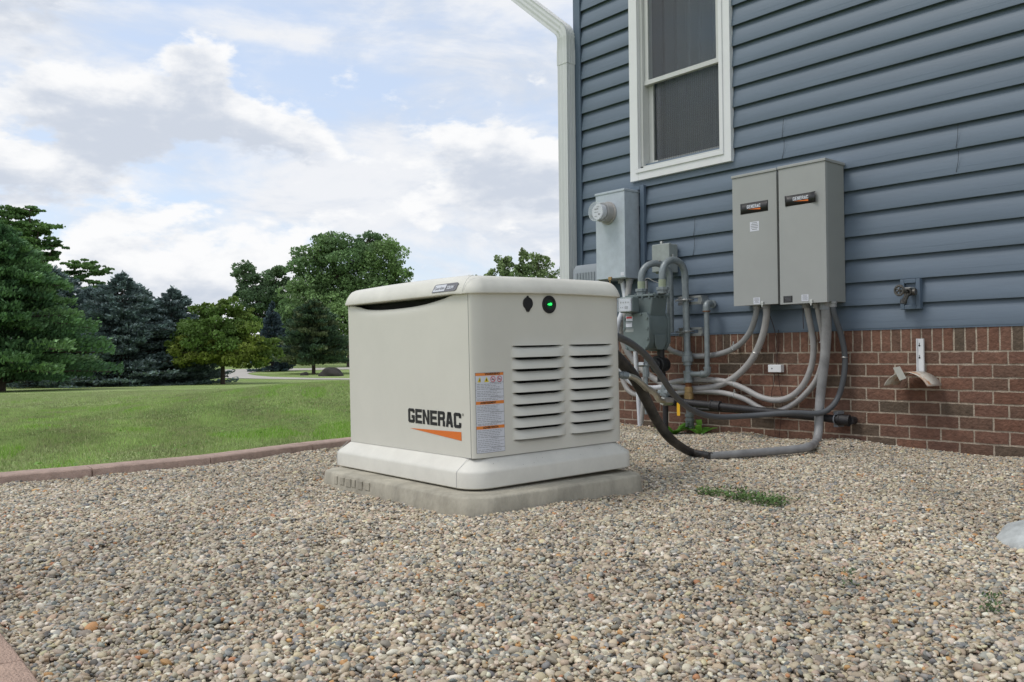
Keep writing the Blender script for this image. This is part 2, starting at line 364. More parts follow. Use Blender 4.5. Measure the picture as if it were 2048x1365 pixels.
def curbx(y):
    ys = [p[1] for p in CURB][::-1]; xs = [p[0] for p in CURB][::-1]; return np.interp(y, ys, xs)
# lawn terrain sheet (polar grid centred under the camera) ; the gravel bed lies 6 cm above it
rr = np.concatenate([np.linspace(0, 14, 57), np.linspace(14.5, 60, 60), np.geomspace(62, 900, 40)]); th = np.linspace(0, 2 * np.pi, 181)
xx = rr[:, None] * np.cos(th)[None]; yy = -5.66 + rr[:, None] * np.sin(th)[None]; zz = terr(xx, yy)
inbed = (xx > curbx(yy) - .02) & (xx < 3.2) & (yy > -5.34) & (yy < .3)
zz = zz - inbed * .06
nr, nt = xx.shape; V = np.stack([xx, yy, zz], -1).reshape(-1, 3)
fs = [(i * nt + j, (i + 1) * nt + j, (i + 1) * nt + j + 1, i * nt + j + 1) for i in range(nr - 1) for j in range(nt - 1)]
lm = bpy.data.materials.new('lawn'); lm.use_nodes = True; t = lm.node_tree; L = t.links.new; b = t.nodes['Principled BSDF']; b.inputs['Roughness'].default_value = .9; b.inputs['Specular IOR Level'].default_value = .1
tc = N(t, 'ShaderNodeTexCoord')
def nz(sc, det=6, vec=None, st=None):
    v = tc.outputs['Object']
    if st: mm = N(t, 'ShaderNodeMapping'); mm.inputs['Scale'].default_value = st[0]; mm.inputs['Rotation'].default_value = (0, 0, st[1]); L(v, mm.inputs['Vector']); v = mm.outputs[0]
    n = N(t, 'ShaderNodeTexNoise'); n.inputs['Scale'].default_value = sc; n.inputs['Detail'].default_value = det; n.inputs['Roughness'].default_value = .65; L(v, n.inputs['Vector']); return n.outputs['Fac']
def rmp(x, a, b_, ca, cb):
    n = N(t, 'ShaderNodeValToRGB'); n.color_ramp.elements[0].position = a; n.color_ramp.elements[1].position = b_; n.color_ramp.elements[0].color = (*ca, 1); n.color_ramp.elements[1].color = (*cb, 1); L(x, n.inputs[0]); return n.outputs[0]
def mixc(f, a, b_, bt='MIX'):
    n = N(t, 'ShaderNodeMixRGB', blend_type=bt)
    if isinstance(f, float): n.inputs[0].default_value = f
    else: L(f, n.inputs[0])
    L(a, n.inputs[1]); L(b_, n.inputs[2]); return n.outputs[0]
c1 = rmp(nz(.35, 8), .35, .68, (.20, .29, .08), (.32, .39, .15))
c2 = rmp(nz(1.0, 5, st=((.12, 1.1, 1), math.radians(20))), .38, .62, (.18, .28, .075), (.38, .43, .21))
c3 = rmp(nz(38, 4), .3, .7, (.35, .35, .35), (1.5, 1.5, 1.5))
L(mixc(1.0, mixc(.5, c1, c2), c3, 'MULTIPLY'), b.inputs['Base Color'])
bp = N(t, 'ShaderNodeBump'); bp.inputs['Strength'].default_value = .6; bp.inputs['Distance'].default_value = .03; L(nz(30, 5), bp.inputs['Height']); L(bp.outputs[0], b.inputs['Normal'])
mb = MB(); mb.add(V, fs); tag(mb.build('lawn', lm), kind='structure')

# gravel bed sheet
gx = np.linspace(-5.9, 3.2, 183); gy = np.linspace(-5.33, .25, 113)
X, Y = np.meshgrid(gx, gy); Xc = np.maximum(X, curbx(Y) - .03)
Z = gh(Xc, Y) - .006
gm = bpy.data.materials.new('gravel_under'); gm.use_nodes = True; t = gm.node_tree; L = t.links.new; b = t.nodes['Principled BSDF']; b.inputs['Roughness'].default_value = .9
tc = N(t, 'ShaderNodeTexCoord'); vo = N(t, 'ShaderNodeTexVoronoi'); vo.inputs['Scale'].default_value = 95; L(tc.outputs['Object'], vo.inputs['Vector'])
sp = N(t, 'ShaderNodeSeparateColor'); L(vo.outputs['Color'], sp.inputs[0])
L(rmp(sp.outputs[0], .1, .9, (.12, .10, .08), (.30, .26, .20)), b.inputs['Base Color'])
mb = MB(); n = len(gx); mb.add(np.stack([Xc, Y, Z], -1).reshape(-1, 3), [(j * n + i, j * n + i + 1, (j + 1) * n + i + 1, (j + 1) * n + i) for j in range(len(gy) - 1) for i in range(n - 1)])
tag(mb.build('gravel_bed', gm), kind='structure')

# pebbles
def pebbles():
    pts = []
    def band(x0, x1, y0, y1, dens):
        n = int((x1 - x0) * (y1 - y0) * dens); return np.stack([rng.uniform(x0, x1, n), rng.uniform(y0, y1, n)], -1)
    P = np.concatenate([band(-5.8, 3.1, -5.292, -3.0, 15800), band(-5.8, 3.1, -3.0, 0.0, 13500)])
    k = (P[:, 0] > curbx(P[:, 1]) + .004)
    # keep what the photograph's camera or one a step aside could see
    d = P - np.array([0, -5.66]); fwd = d @ np.array([-.7623, .647]); lat = d @ np.array([.647, .7625])
    k &= (np.abs(lat) < fwd * .64 + .75) & (fwd > .3)
    sx0, sx1, sy0, sy1 = SLAB; k &= ~((P[:, 0] > sx0 + .03) & (P[:, 0] < sx1 - .03) & (P[:, 1] > sy0 + .03) & (P[:, 1] < sy1 - .03))
    P = P[k]; n = len(P); z = gh(P[:, 0], P[:, 1]) + rng.uniform(-.005, .0055, n)
    sc = np.clip(rng.lognormal(math.log(.0053), .33, n), .0030, .0140)
    pal = np.array([(.46, .41, .33), (.52, .48, .40), (.37, .33, .28), (.42, .36, .28), (.60, .56, .48), (.26, .24, .215), (.33, .34, .33), (.22, .23, .235), (.40, .32, .235), (.50, .30, .14), (.42, .21, .12), (.17, .19, .205), (.55, .50, .36), (.46, .36, .30), (.68, .66, .60), (.12, .115, .11)])
    pr = np.array([12, 13, 11, 9, 8, 6.5, 9, 5, 5.5, 1.0, .5, 2.6, 3.5, 3.5, 4.2, 1.6]); pr /= pr.sum()
    ci = rng.choice(len(pal), n, p=pr); c = pal[ci] * rng.uniform(.82, 1.15, (n, 1)) * rng.uniform(.96, 1.04, (n, 3))
    patch = 1 + .10 * np.sin(P[:, 0] * 2.1 + 1) * np.sin(P[:, 1] * 2.9) + .08 * np.sin(P[:, 0] * 6.3) * np.sin(P[:, 1] * 5.2 + 1)
    c = np.clip(c * patch[:, None] * np.array([1.04, .99, .895]), 0, .85)
    rot = np.stack([rng.normal(0, .38, n), rng.normal(0, .38, n), rng.uniform(0, 6.283, n)], -1)
    me = bpy.data.meshes.new('pebbles'); me.vertices.add(n); me.vertices.foreach_set('co', np.stack([P[:, 0], P[:, 1], z], -1).astype(np.float32).ravel())
    a = me.attributes.new('ps', 'FLOAT_VECTOR', 'POINT'); s3 = np.stack([sc * rng.uniform(1.0, 1.35, n), sc * rng.uniform(.75, 1.05, n), sc * rng.uniform(.48, .8, n)], -1); a.data.foreach_set('vector', s3.astype(np.float32).ravel())
    a = me.attributes.new('pr', 'FLOAT_VECTOR', 'POINT'); a.data.foreach_set('vector', rot.astype(np.float32).ravel())
    a = me.attributes.new('pc', 'FLOAT_COLOR', 'POINT'); a.data.foreach_set('color', np.concatenate([c, np.ones((n, 1))], 1).astype(np.float32).ravel())
    o = bpy.data.objects.new('gravel', me); COL.objects.link(o); tag(o, 'loose rounded river pebbles in tan, grey, white and rust filling the bed', 'gravel', kind='stuff')
    pm = bpy.data.materials.new('pebble'); pm.use_nodes = True; t = pm.node_tree; b = t.nodes['Principled BSDF']; b.inputs['Roughness'].default_value = .62; b.inputs['Specular IOR Level'].default_value = .35
    at = N(t, 'ShaderNodeAttribute', attribute_name='pc', attribute_type='INSTANCER')
    tc = N(t, 'ShaderNodeTexCoord'); nzz = N(t, 'ShaderNodeTexNoise'); nzz.inputs['Scale'].default_value = 2.5; nzz.inputs['Detail'].default_value = 3; t.links.new(tc.outputs['Object'], nzz.inputs['Vector'])
    mr = N(t, 'ShaderNodeMapRange'); mr.inputs['To Min'].default_value = .75; mr.inputs['To Max'].default_value = 1.25; t.links.new(nzz.outputs['Fac'], mr.inputs['Value'])
    vm = N(t, 'ShaderNodeVectorMath', operation='SCALE'); t.links.new(at.outputs['Color'], vm.inputs[0]); t.links.new(mr.outputs[0], vm.inputs['Scale'])
    t.links.new(vm.outputs[0], b.inputs['Base Color']); me.materials.append(pm)
    ng = bpy.data.node_groups.new('pebble_scatter', 'GeometryNodeTree'); ng.interface.new_socket('Geometry', in_out='INPUT', socket_type='NodeSocketGeometry'); ng.interface.new_socket('Geometry', in_out='OUTPUT', socket_type='NodeSocketGeometry')
    gi = ng.nodes.new('NodeGroupInput'); go = ng.nodes.new('NodeGroupOutput'); L = ng.links.new
    join = ng.nodes.new('GeometryNodeGeometryToInstance')
    for s in range(5):
        ic = ng.nodes.new('GeometryNodeMeshIcoSphere'); ic.inputs['Radius'].default_value = 1; ic.inputs['Subdivisions'].default_value = 2
        setp = ng.nodes.new('GeometryNodeSetPosition'); nt = ng.nodes.new('ShaderNodeTexNoise'); nt.inputs['Scale'].default_value = .8; nt.inputs['Detail'].default_value = 1
        pos = ng.nodes.new('GeometryNodeInputPosition'); ad = ng.nodes.new('ShaderNodeVectorMath'); ad.operation = 'ADD'; ad.inputs[1].default_value = (s * 7.3, s * 3.1, 1)
        L(pos.outputs[0], ad.inputs[0]); L(ad.outputs[0], nt.inputs['Vector'])
        su = ng.nodes.new('ShaderNodeVectorMath'); su.operation = 'SUBTRACT'; su.inputs[1].default_value = (.5, .5, .5); L(nt.outputs['Color'], su.inputs[0])
        sc_ = ng.nodes.new('ShaderNodeVectorMath'); sc_.operation = 'SCALE'; sc_.inputs['Scale'].default_value = .9; L(su.outputs[0], sc_.inputs[0])
        L(ic.outputs['Mesh'], setp.inputs['Geometry']); L(sc_.outputs[0], setp.inputs['Offset'])
        sh = ng.nodes.new('GeometryNodeSetShadeSmooth'); L(setp.outputs[0], sh.inputs[0]); sm = ng.nodes.new('GeometryNodeSetMaterial'); sm.inputs['Material'].default_value = pm; L(sh.outputs[0], sm.inputs[0]); L(sm.outputs[0], join.inputs[0])
    iop = ng.nodes.new('GeometryNodeInstanceOnPoints'); L(gi.outputs[0], iop.inputs['Points']); L(join.outputs[0], iop.inputs['Instance']); iop.inputs['Pick Instance'].default_value = True
    for nm, sk in (('ps', 'Scale'), ('pr', 'Rotation')):
        na = ng.nodes.new('GeometryNodeInputNamedAttribute'); na.data_type = 'FLOAT_VECTOR'; na.inputs['Name'].default_value = nm; L(na.outputs['Attribute'], iop.inputs[sk])
    L(iop.outputs[0], go.inputs[0]); md = o.modifiers.new('scatter', 'NODES'); md.node_group = ng
pebbles()

# edging stones
def edging():
    # along the left side, from the house to the corner, then along the front
    def stone(p, q, w, mt, lab, grp, h=.043, nm='edging_stone'):
        p = Vector((*p, 0)); q = Vector((*q, 0)); d = (q - p); ln = d.length; d.normalize(); nn = Vector((d.y, -d.x, 0))
        if nn.x > 0 and abs(d.y) > abs(d.x): nn = -nn
        if abs(d.x) > abs(d.y) and nn.y > 0: nn = -nn
        mb = MB(); g = .003; prof = [(0, -.05), (0, h - .007), (.007, h), (w - .008, h + .004), (w, h - .004), (w, -.05)]; k = 10
        vs = []
        for i in range(k + 1):
            c = p + d * (g + (ln - 2 * g) * i / k)
            for (a, z) in prof: vs.append(c + nn * (a + random.uniform(-.0012, .0012)) + Vector((0, 0, z + random.uniform(-.001, .001))))
        m_ = len(prof); fs = [(i * m_ + j, i * m_ + j + 1, (i + 1) * m_ + j + 1, (i + 1) * m_ + j) for i in range(k) for j in range(m_ - 1)]
        fs += [tuple(range(m_)), tuple(k * m_ + j for j in range(m_ - 1, -1, -1))]
        mb.add(vs, fs); o = mb.build(nm, mt, smooth=50); tag(o, lab, 'edging stone', grp); return o
    grp = 'red edging stones between the lawn and the gravel'
    labs = ['reddish edging stone cut by the left edge of the picture, beside the lawn',
            'long reddish edging stone, middle one of those along the lawn', 'reddish edging stone just left of the generator pad',
            'dark angled edging stone right behind the generator base']
    path = [(-5.05, -5.36), (-5.045, -4.40), (-5.06, -3.74), (-5.30, -2.95), (-5.42, -2.38)]
    for i in range(4):
        stone(path[i], path[i + 1], .15, M['curb'], labs[i], grp)
    tail = [(-5.42, -2.38), (-5.52, -1.75), (-5.60, -1.15), (-5.68, -.55), (-5.75, -.05)]
    x = -5.05; i = 0
    for i in range(12):
        x1 = x + .62
        if True:
            stone((x, -5.300), (x1, -5.300), .14, M['curbpink'], ['tan edging stone outside the picture to the left', 'tan edging stone outside the picture to the left', 'tan edging stone outside the picture to the left', 'tan edging stone just above the lower left corner of the picture', 'tan pink edging stone at the lower left corner', 'tan edging stone cut by the bottom edge, next after the corner one', 'tan edging stone outside the bottom edge', 'tan edging stone outside the bottom edge', 'tan edging stone outside the bottom edge', 'tan edging stone outside the bottom edge', 'tan edging stone outside the bottom edge', 'tan edging stone outside the bottom edge'][i], 'tan edging stones at the front')
        x = x1
edging()

# ================================================================== house
def house():
    H = empty('house', (-1.9, 0, 0), 'blue vinyl sided house on a red brick base, filling the right side', 'house')
    XL, XR, LIP, ZT, D = -5.70, 3.0, .1612, 6.0, 8.0
    z0 = .794
    # window opening
    wx0, wx1, wz0, wz1 = -4.93, -4.02, 2.215, 4.25
    # siding: front wall strips, lip at y=0, top edge tucked at +.017
    mb = MB(); k = 0; z = z0
    def strip(xa, xb, z, zt):
        n = max(1, int((xb - xa) / .35)); prof = [(.038, z + .044), (.003, z + .044), (.0022, z + .001), (-.0002, z), (-.001, z + .006), (.006, z + LIP * .42), (.0185, z + LIP * .76), (.030, z + LIP * .95), (.0375, z + LIP + .0435)]
        vs = []; 
        for i in range(n + 1):
            x = xa + (xb - xa) * i / n
            for j, (y, zz_) in enumerate(prof):
                wob = .0008 * math.sin(x * 3.7 + k * 1.9 + j)
                vs.append((x, y + (wob if 2 < j < 8 else 0), zz_))
        m_ = len(prof); mb.add(vs, [(i * m_ + j, i * m_ + j + 1, (i + 1) * m_ + j + 1, (i + 1) * m_ + j) for i in range(n) for j in range(m_ - 1)])
    while z < ZT:
        zt = z + LIP
        if zt > wz0 + .04 and z < wz1: strip(XL + .03, wx0 - .02, z, zt); strip(wx1 + .02, XR, z, zt)
        else: strip(XL + .03, XR, z, zt)
        z += LIP; k += 1
    # left side wall (faces -X) as the same siding
    z = z0
    while z < ZT:
        mb.add([(XL + .017, .03, z), (XL, .03, z), (XL + .004, .03, z + LIP * .5), (XL + .016, .03, z + LIP + .004), (XL + .017, D, z), (XL, D, z), (XL + .004, D, z + LIP * .5), (XL + .016, D, z + LIP + .004)],
               [(0, 1, 5, 4), (1, 2, 6, 5), (2, 3, 7, 6)]); z += LIP
    sd = mb.build('siding', M['siding'], H, smooth=25)
    # panel laps: thin curved joints
    lap = MB()
    for (u, k0, n) in ((1567, None, 0),):
        pass
    for (pts) in ([(1567, 238), (1565, 262), (1564, 276)], [(1568, 279), (1568, 298), (1564, 318)], [(1916, 250), (1915, 275), (1912, 296)], [(1917, 302), (1916, 325), (1912, 345)], [(1390, 437), (1389, 455), (1387, 473)], [(1389, 476), (1389, 492), (1386, 511)]):
        P = [W(u, v, -.0035) for u, v in pts]; lap.tube(P, .0013, 5, sub=3)
    build_each(lap, 'lap_joint', M['dark'], H)
    # core walls behind siding (sheathing) with opening
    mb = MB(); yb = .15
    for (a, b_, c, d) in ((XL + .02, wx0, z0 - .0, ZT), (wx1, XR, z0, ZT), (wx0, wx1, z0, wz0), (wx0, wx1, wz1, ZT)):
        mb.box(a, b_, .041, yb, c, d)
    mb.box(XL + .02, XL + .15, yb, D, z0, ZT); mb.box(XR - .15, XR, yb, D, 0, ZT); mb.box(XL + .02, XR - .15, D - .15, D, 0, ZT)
    mb.box(XL + .15, XR - .15, .4, D - .15, 1.0, 1.05)
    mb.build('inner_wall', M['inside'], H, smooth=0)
    # starter strip and corner post
    mb = MB(); mb.box(XL + .02, XR, .002, .02, z0 - .012, z0 + .01); mb.build('starter_strip', M['bluetrim'], H)
    mb = MB(); mb.box(XL - .012, XL + .075, -.014, .005, z0 - .005, ZT); mb.box(XL - .012, XL + .004, .005, .09, z0 - .005, ZT); mb.build('corner_post', M['bluetrim'], H, bevel=.003)
    # roof
    mb = MB(); mb.prism([(-.55, ZT - .02), (D / 2, ZT + 2.2), (D + .5, ZT - .02), (D + .5, ZT + .12), (D / 2, ZT + 2.4), (-.55, ZT + .12)], 'x', XL - .6, XR + .5)
    mb.build('roof', M['roof'], H, smooth=0)
    # brick base: each brick modelled, mortar behind
    CH, BL = .0825, .2032; zs = .631; ybf = .006
    vs = []; fs = []; cols = []
    bcols = [(.178, .092, .062), (.164, .084, .058), (.150, .080, .056), (.188, .094, .062), (.140, .080, .055), (.112, .079, .055), (.104, .076, .053), (.158, .077, .050)]
    bp_ = [5, 5, 4, 3, 3, 1.6, 1.2, 3]
    def brick(x0, x1, za, zb, deep=.09):
        c = random.choices(bcols, bp_)[0]; j = lambda s=.0015: random.uniform(-s, s); yf = ybf + random.uniform(-.0015, .0015)
        nx, nz_ = (6, 3) if (x1 - x0) > (zb - za) else (3, 6)
        n0 = len(vs); e = .0012
        for b_ in range(nz_ + 1):
            for a in range(nx + 1):
                u = a / nx; v = b_ / nz_; ed = (a in (0, nx)) or (b_ in (0, nz_))
                vs.append((x0 + (x1 - x0) * u + (j() if ed else 0), yf + (e if ed else j(.0008)), za + (zb - za) * v + (j(.0018) if ed else 0)))
        for b_ in range(nz_):
            for a in range(nx): q = n0 + b_ * (nx + 1) + a; fs.append((q, q + 1, q + nx + 2, q + nx + 1)); cols.append(c)
        # returns to the mortar
        ring = [n0 + a for a in range(nx + 1)] + [n0 + b_ * (nx + 1) + nx for b_ in range(1, nz_ + 1)] + [n0 + nz_ * (nx + 1) + a for a in range(nx - 1, -1, -1)] + [n0 + b_ * (nx + 1) for b_ in range(nz_ - 1, 0, -1)]
        m0 = len(vs)
        for i in ring: vs.append((vs[i][0], ybf + .014, vs[i][2]))
        for i in range(len(ring)): fs.append((ring[i], ring[(i + 1) % len(ring)], m0 + (i + 1) % len(ring), m0 + i)); cols.append(c)
    jt = .0115
    for r in range(10):
        zb = zs - .0 - CH * r - jt / 2; za = zb - CH + jt; off = -3.014 + (0 if r % 2 == 0 else BL / 2 + .012)
        i0 = int((XL - off) / BL) - 1; x = off + i0 * BL
        while x < XR:
            a, b_ = max(x + jt / 2, XL + .012), min(x + BL - jt / 2, XR)
            if b_ - a > .03: brick(a, b_, za, zb)
            x += BL
    x = XL + .012; sp_ = BL / 3
    x = -3.014 - int((3.014 - 5.69 + 8) / sp_) * sp_
    x = -2.992 - 40 * sp_
    while x < XR:
        if x + jt / 2 > XL: brick(x + jt / 2, x + sp_ - jt / 2, zs + jt / 2, zs + .19)
        x += sp_
    me = bpy.data.meshes.new('brick_base'); me.from_pydata(vs, [], fs); a = me.color_attributes.new('bc', 'FLOAT_COLOR', 'CORNER')
    buf = []
    for f, c in zip(fs, cols): buf += [*c, 1] * len(f)
    a.data.foreach_set('color', buf); me.materials.append(M['brick'])
    bm = bmesh.new(); bm.from_mesh(me); bmesh.ops.recalc_face_normals(bm, faces=bm.faces); bm.to_mesh(me); bm.free()
    me.polygons.foreach_set('use_smooth', [True] * len(me.polygons)); me.set_sharp_from_angle(angle=math.radians(40))
    bo = bpy.data.objects.new('brick_base', me); COL.objects.link(bo); bo.parent = H; bo.matrix_parent_inverse = Matrix.Translation(-H.location)
    mb = MB()
    nx, nzz = 700, 60; x_ = np.linspace(XL + .012, XR, nx); z_ = np.linspace(-.3, .83, nzz); A, B = np.meshgrid(x_, z_); Yj = ybf + .0042 + rng.normal(0, .0006, A.shape)
    mb.add(np.stack([A, Yj, B], -1).reshape(-1, 3), [(j * nx + i, j * nx + i + 1, (j + 1) * nx + i + 1, (j + 1) * nx + i) for j in range(nzz - 1) for i in range(nx - 1)])
    mb.box(XL + .012, XR, ybf + .02, .15, -.3, .79); mb.box(XL + .012, XL + .15, .15, D, -.3, .79)
    mt = mb.build('mortar', M['mortar'], H); mt.parent = bo; mt.matrix_parent_inverse = Matrix()
    # window
    wm = MB(); tw = .095; X0, X1, Z0, Z1 = -5.004, -3.952, 2.142, 4.35
    y0, y1 = -.028, .0185
    wm.box(X0, X0 + tw, y0, y1, Z0, Z1); wm.box(X1 - tw, X1, y0, y1, Z0, Z1); wm.box(X0 + tw, X1 - tw, y0, y1, Z0, Z0 + tw); wm.box(X0 + tw, X1 - tw, y0, y1, Z1 - tw, Z1)
    win = wm.build('window', M['white'], H, bevel=.003)
    def P(mb_, nm, mt_, bv=.002):
        o = mb_.build(nm, mt_, H, bevel=bv); o.parent = win; o.matrix_parent_inverse = Matrix(); return o
    # inner vinyl frame: proud sill lip, jambs
    f = MB(); a, b_, c, d = X0 + tw, X1 - tw, Z0 + tw, Z1 - tw
    f.box(a - .028, b_ + .028, y0 - .010, .05, c - .03, c + .004); f.box(a - .028, a + .006, y0 - .010, .05, c + .004, d); f.box(b_ - .006, b_ + .028, y0 - .010, .05, c + .004, d)
    P(f, 'frame', M['white'])
    f = MB(); e = .006
    f.box(a + e, a + e + .028, .0, .14, c + .004, d); f.box(b_ - e - .028, b_ - e, .0, .14, c + .004, d); f.box(a + e, b_ - e, .0, .14, c + .004, c + .028)
    P(f, 'jamb', M['sash'])
    zm = 2.98
    # upper sash (outer) and lower sash (inner)
    s_ = MB(); a2, b2 = a + e + .028, b_ - e - .028
    s_.box(a2 + .001, a2 + .042, .030, .055, zm + .032, d); s_.box(b2 - .042, b2 - .001, .030, .055, zm + .032, d); s_.box(a2 + .001, b2 - .001, .022, .058, zm - .008, zm + .031)
    P(s_, 'upper_sash', M['sash'])
    s_ = MB(); s_.box(a2 + .001, a2 + .052, .078, .106, c + .075, zm + .02); s_.box(b2 - .052, b2 - .001, .078, .106, c + .075, zm + .02); s_.box(a2 + .001, b2 - .001, .072, .108, c + .029, c + .074); s_.box(a2 + .001, b2 - .001, .072, .106, zm + .021, zm + .05)
    P(s_, 'lower_sash', M['sash'])
    gl = MB(); gl.box(a2 + .04, b2 - .04, .040, .044, zm + .03, d); P(gl, 'upper_pane', M['glass'], 0)
    gl = MB(); gl.box(a2 + .05, b2 - .05, .090, .094, c + .07, zm + .02); P(gl, 'lower_pane', M['glass'], 0)
    sc = MB(); sc.box(a2 + .105, b2 - .002, .0690, .0698, c + .030, zm + .0); P(sc, 'insect_screen', M['screen'], 0)
    # dim room with a curtain behind
    rm = MB(); n = 60; cx = np.linspace(wx0 - .25, wx1 + .25, n)
    rm.add([(x, .42 + .03 * math.sin(i * 1.1), z) for z in (2.0, 4.4) for i, x in enumerate(cx)], [(i, i + 1, n + i + 1, n + i) for i in range(n - 1)])
    P(rm, 'curtain', mat('curtain_cloth', (.19, .22, .245), .9), 0)
    # dark trim block round the meter box
    return H
H = house()

# downspout (hangs on the house: its own thing)
def downspout():
    a, b_ = .125, .105; x0 = -5.815; x1 = x0 + a; y1 = -.018; y0 = y1 - b_
    o0 = empty('downspout', (x0 + a / 2, y0 + b_ / 2, 0), 'white ribbed metal downspout running down the corner of the blue house', 'downspout')
    def section(n=4):
        p = []; 
        def side(ax, ay, bx, by, ribs, dep):
            d = Vector((bx - ax, by - ay)); nn = Vector((d.y, -d.x)).normalized(); k = ribs * 4
            for i in range(k):
                s = i / k; ph = (i % 4); p.append(Vector((ax, ay)) + d * s - nn * (dep if ph in (2, 3) and .12 < s < .92 else 0))
        w, h = a / 2, b_ / 2
        side(-w, -h, w, -h, 3, .005); side(w, -h, w, h, 5, .007); side(w, h, -w, h, 1, 0); side(-w, h, -w, -h, 3, .003); return p
    sec = section(); n = len(sec); c = Vector((x0 + a / 2, y0 + b_ / 2, 0))
    def sweep(pts, sc=1.0, crimp=0):
        mb = MB(); vs = []; P = [Vector(p) for p in pts]
        for i, p in enumerate(P):
            T = (P[min(i + 1, len(P) - 1)] - P[max(i - 1, 0)]).normalized(); yv = Vector((0, 1, 0)); xv = yv.cross(T) * 1.0
            k = sc * (1 - (crimp if i % 2 else 0))
            for q in sec: vs.append(p + xv * q.x * k + yv * q.y * k)
        fs = [(i * n + j, i * n + (j + 1) % n, (i + 1) * n + (j + 1) % n, (i + 1) * n + j) for i in range(len(P) - 1) for j in range(n)]
        mb.add(vs, fs + [tuple(range(n)), tuple((len(P) - 1) * n + j for j in range(n))]); return mb
    zt = W(1135, 88, y0)[2]
    sweep([c + Vector((0, 0, .08)), c + Vector((0, 0, zt))]).build('pipe', M['gutter'], o0, smooth=40)
    # elbow up and over to the side eave
    pts = [c + Vector((0, 0, zt - .10)), c + Vector((0, 0, zt + .08))]
    for i in range(1, 12):
        an = math.radians(50) * i / 11; R = .13; pts.append(c + Vector((-R * (1 - math.cos(an)), 0, zt + .08 + R * math.sin(an))))
    e = pts[-1]; dr = Vector((-math.sin(math.radians(50)), 0, math.cos(math.radians(50))))
    sweep(pts, 1.06, .06).build('elbow', M['gutter'], o0, smooth=40)
    sweep([c + Vector((0, 0, zt - .17)), c + Vector((0, 0, zt - .03))], 1.07).build('collar', M['gutter'], o0, smooth=40)
    sweep([e - dr * .02, e + dr * 1.0]).build('offset_pipe', M['gutter'], o0, smooth=40)
downspout()

# ------------------------------------------------------------------ electric meter box
def meterbox():
    X0, X1, Yf, Z0, Z1 = -5.262, -4.925, -.195, 1.288, 2.052
    T = empty('electric_meter', ((X0 + X1) / 2, -.1, Z0), 'tall galvanised electric meter box with round glass meter, left of the gas meter', 'electric meter')
    mb = MB(); mb.box(X0, X1, Yf + .006, -.004, Z0, Z1); mb.build('box', M['meterbox'], T, bevel=.004)
    mb = MB(); mb.box(X0 - .003, X1 + .003, Yf - .003, Yf + .005, Z0 + .004, Z1 - .012); mb.build('cover', M['meterbox'], T, bevel=.003)
    mb = MB(); mb.box(X0 - .008, X1 + .008, Yf - .010, .0, Z1 - .014, Z1 + .006); mb.build('rain_cap', M['meterbox'], T, bevel=.003)
    mb = MB(); mb.box(X1 + .03, X1 + .075, -.03, .004, Z0 + .05, Z1 + .045); mb.box(X0 - .05, X1 + .029, -.03, .004, Z1 + .008, Z1 + .045); mb.build('mounting_block', M['bluetrim'], T, bevel=.004)
    c = W(1217, 427, Yf); c.y = Yf
    mb = MB(); mb.cyl(c + Vector((0, -.003, 0)), c + Vector((0, -.018, 0)), .100, 40); mb.cyl(c + Vector((0, -.012, 0)), c + Vector((0, -.085, 0)), .086, 40); so_ = mb.build('socket_ring', M['pvcl'], T, bevel=.002)
    mb = MB(); mb.cyl(c + Vector((0, -.085, 0)), c + Vector((0, -.165, 0)), .084, 40); mb.ring(c + Vector((0, -.165, 0)), (0, 1, 0), .081, .004, 36); gl_ = mb.build('meter_glass', M['clear'], T, bevel=.006)
    mb = MB(); mb.cyl(c + Vector((0, -.09, 0)), c + Vector((0, -.138, 0)), .066, 32); mb.build('dial', M['paper'], T)
    mb = MB(); y = c.y - .1395
    for (a, b_, w, h) in ((-.012, .018, .045, .012), (-.015, -.006, .05, .006), (.018, -.03, .025, .014), (-.02, -.04, .03, .005), (.005, .04, .03, .005)):
        mb.box(c.x + a - w / 2, c.x + a + w / 2, y, y + .0012, c.z + b_, c.z + b_ + h)
    mb.build('dial_print', M['inkgrey'], T, smooth=0)
    mb = MB(); mb.box(X1 - .05, X1 - .012, Yf - .0046, Yf - .0035, Z0 + .02, Z0 + .05); mb.build('sticker', M['paper'], T, smooth=0)
    mb = MB(); mb.box(X0 + .15, X0 + .185, Yf - .016, Yf - .0035, Z0 - .012, Z0 + .018); mb.cyl((X0 + .167, Yf - .01, Z0 - .045), (X0 + .167, Yf - .01, Z0 - .01), .005, 8); mb.build('latch', M['brass'], T, bevel=.002)
meterbox()

def ventbox():
    X1 = -5.27; X0 = -5.60; yb = -.03; d = -.16; p = W(1170, 528, d); zt = p.z - .003; zb = zt - .36
    T = empty('telecom_box', ((X0 + X1) / 2, -.08, zb), 'small grey plastic utility box with vertical ribs, between downspout and electric meter', 'utility box')
    mb = MB(); mb.prism([(yb, zb), (d, zb), (d, zt - .05), (d + .035, zt), (yb, zt)], 'x', X0, X1); mb.build('housing', M['vent'], T, bevel=.006)
    mb = MB()
    for i in range(7): mb.box(X0 + .04 + i * .036, X0 + .062 + i * .036, d - .006, d - .0005, zb + .03, zt - .075)
    build_each(mb, 'rib', M['vent'], T, bevel=.002)
    mb = MB(); mb.box(X0 - .01, X1 + .005, yb + .0005, -.001, zb - .01, zt + .01); mb.build('back_plate', M['vent'], T, bevel=.003)
ventbox()

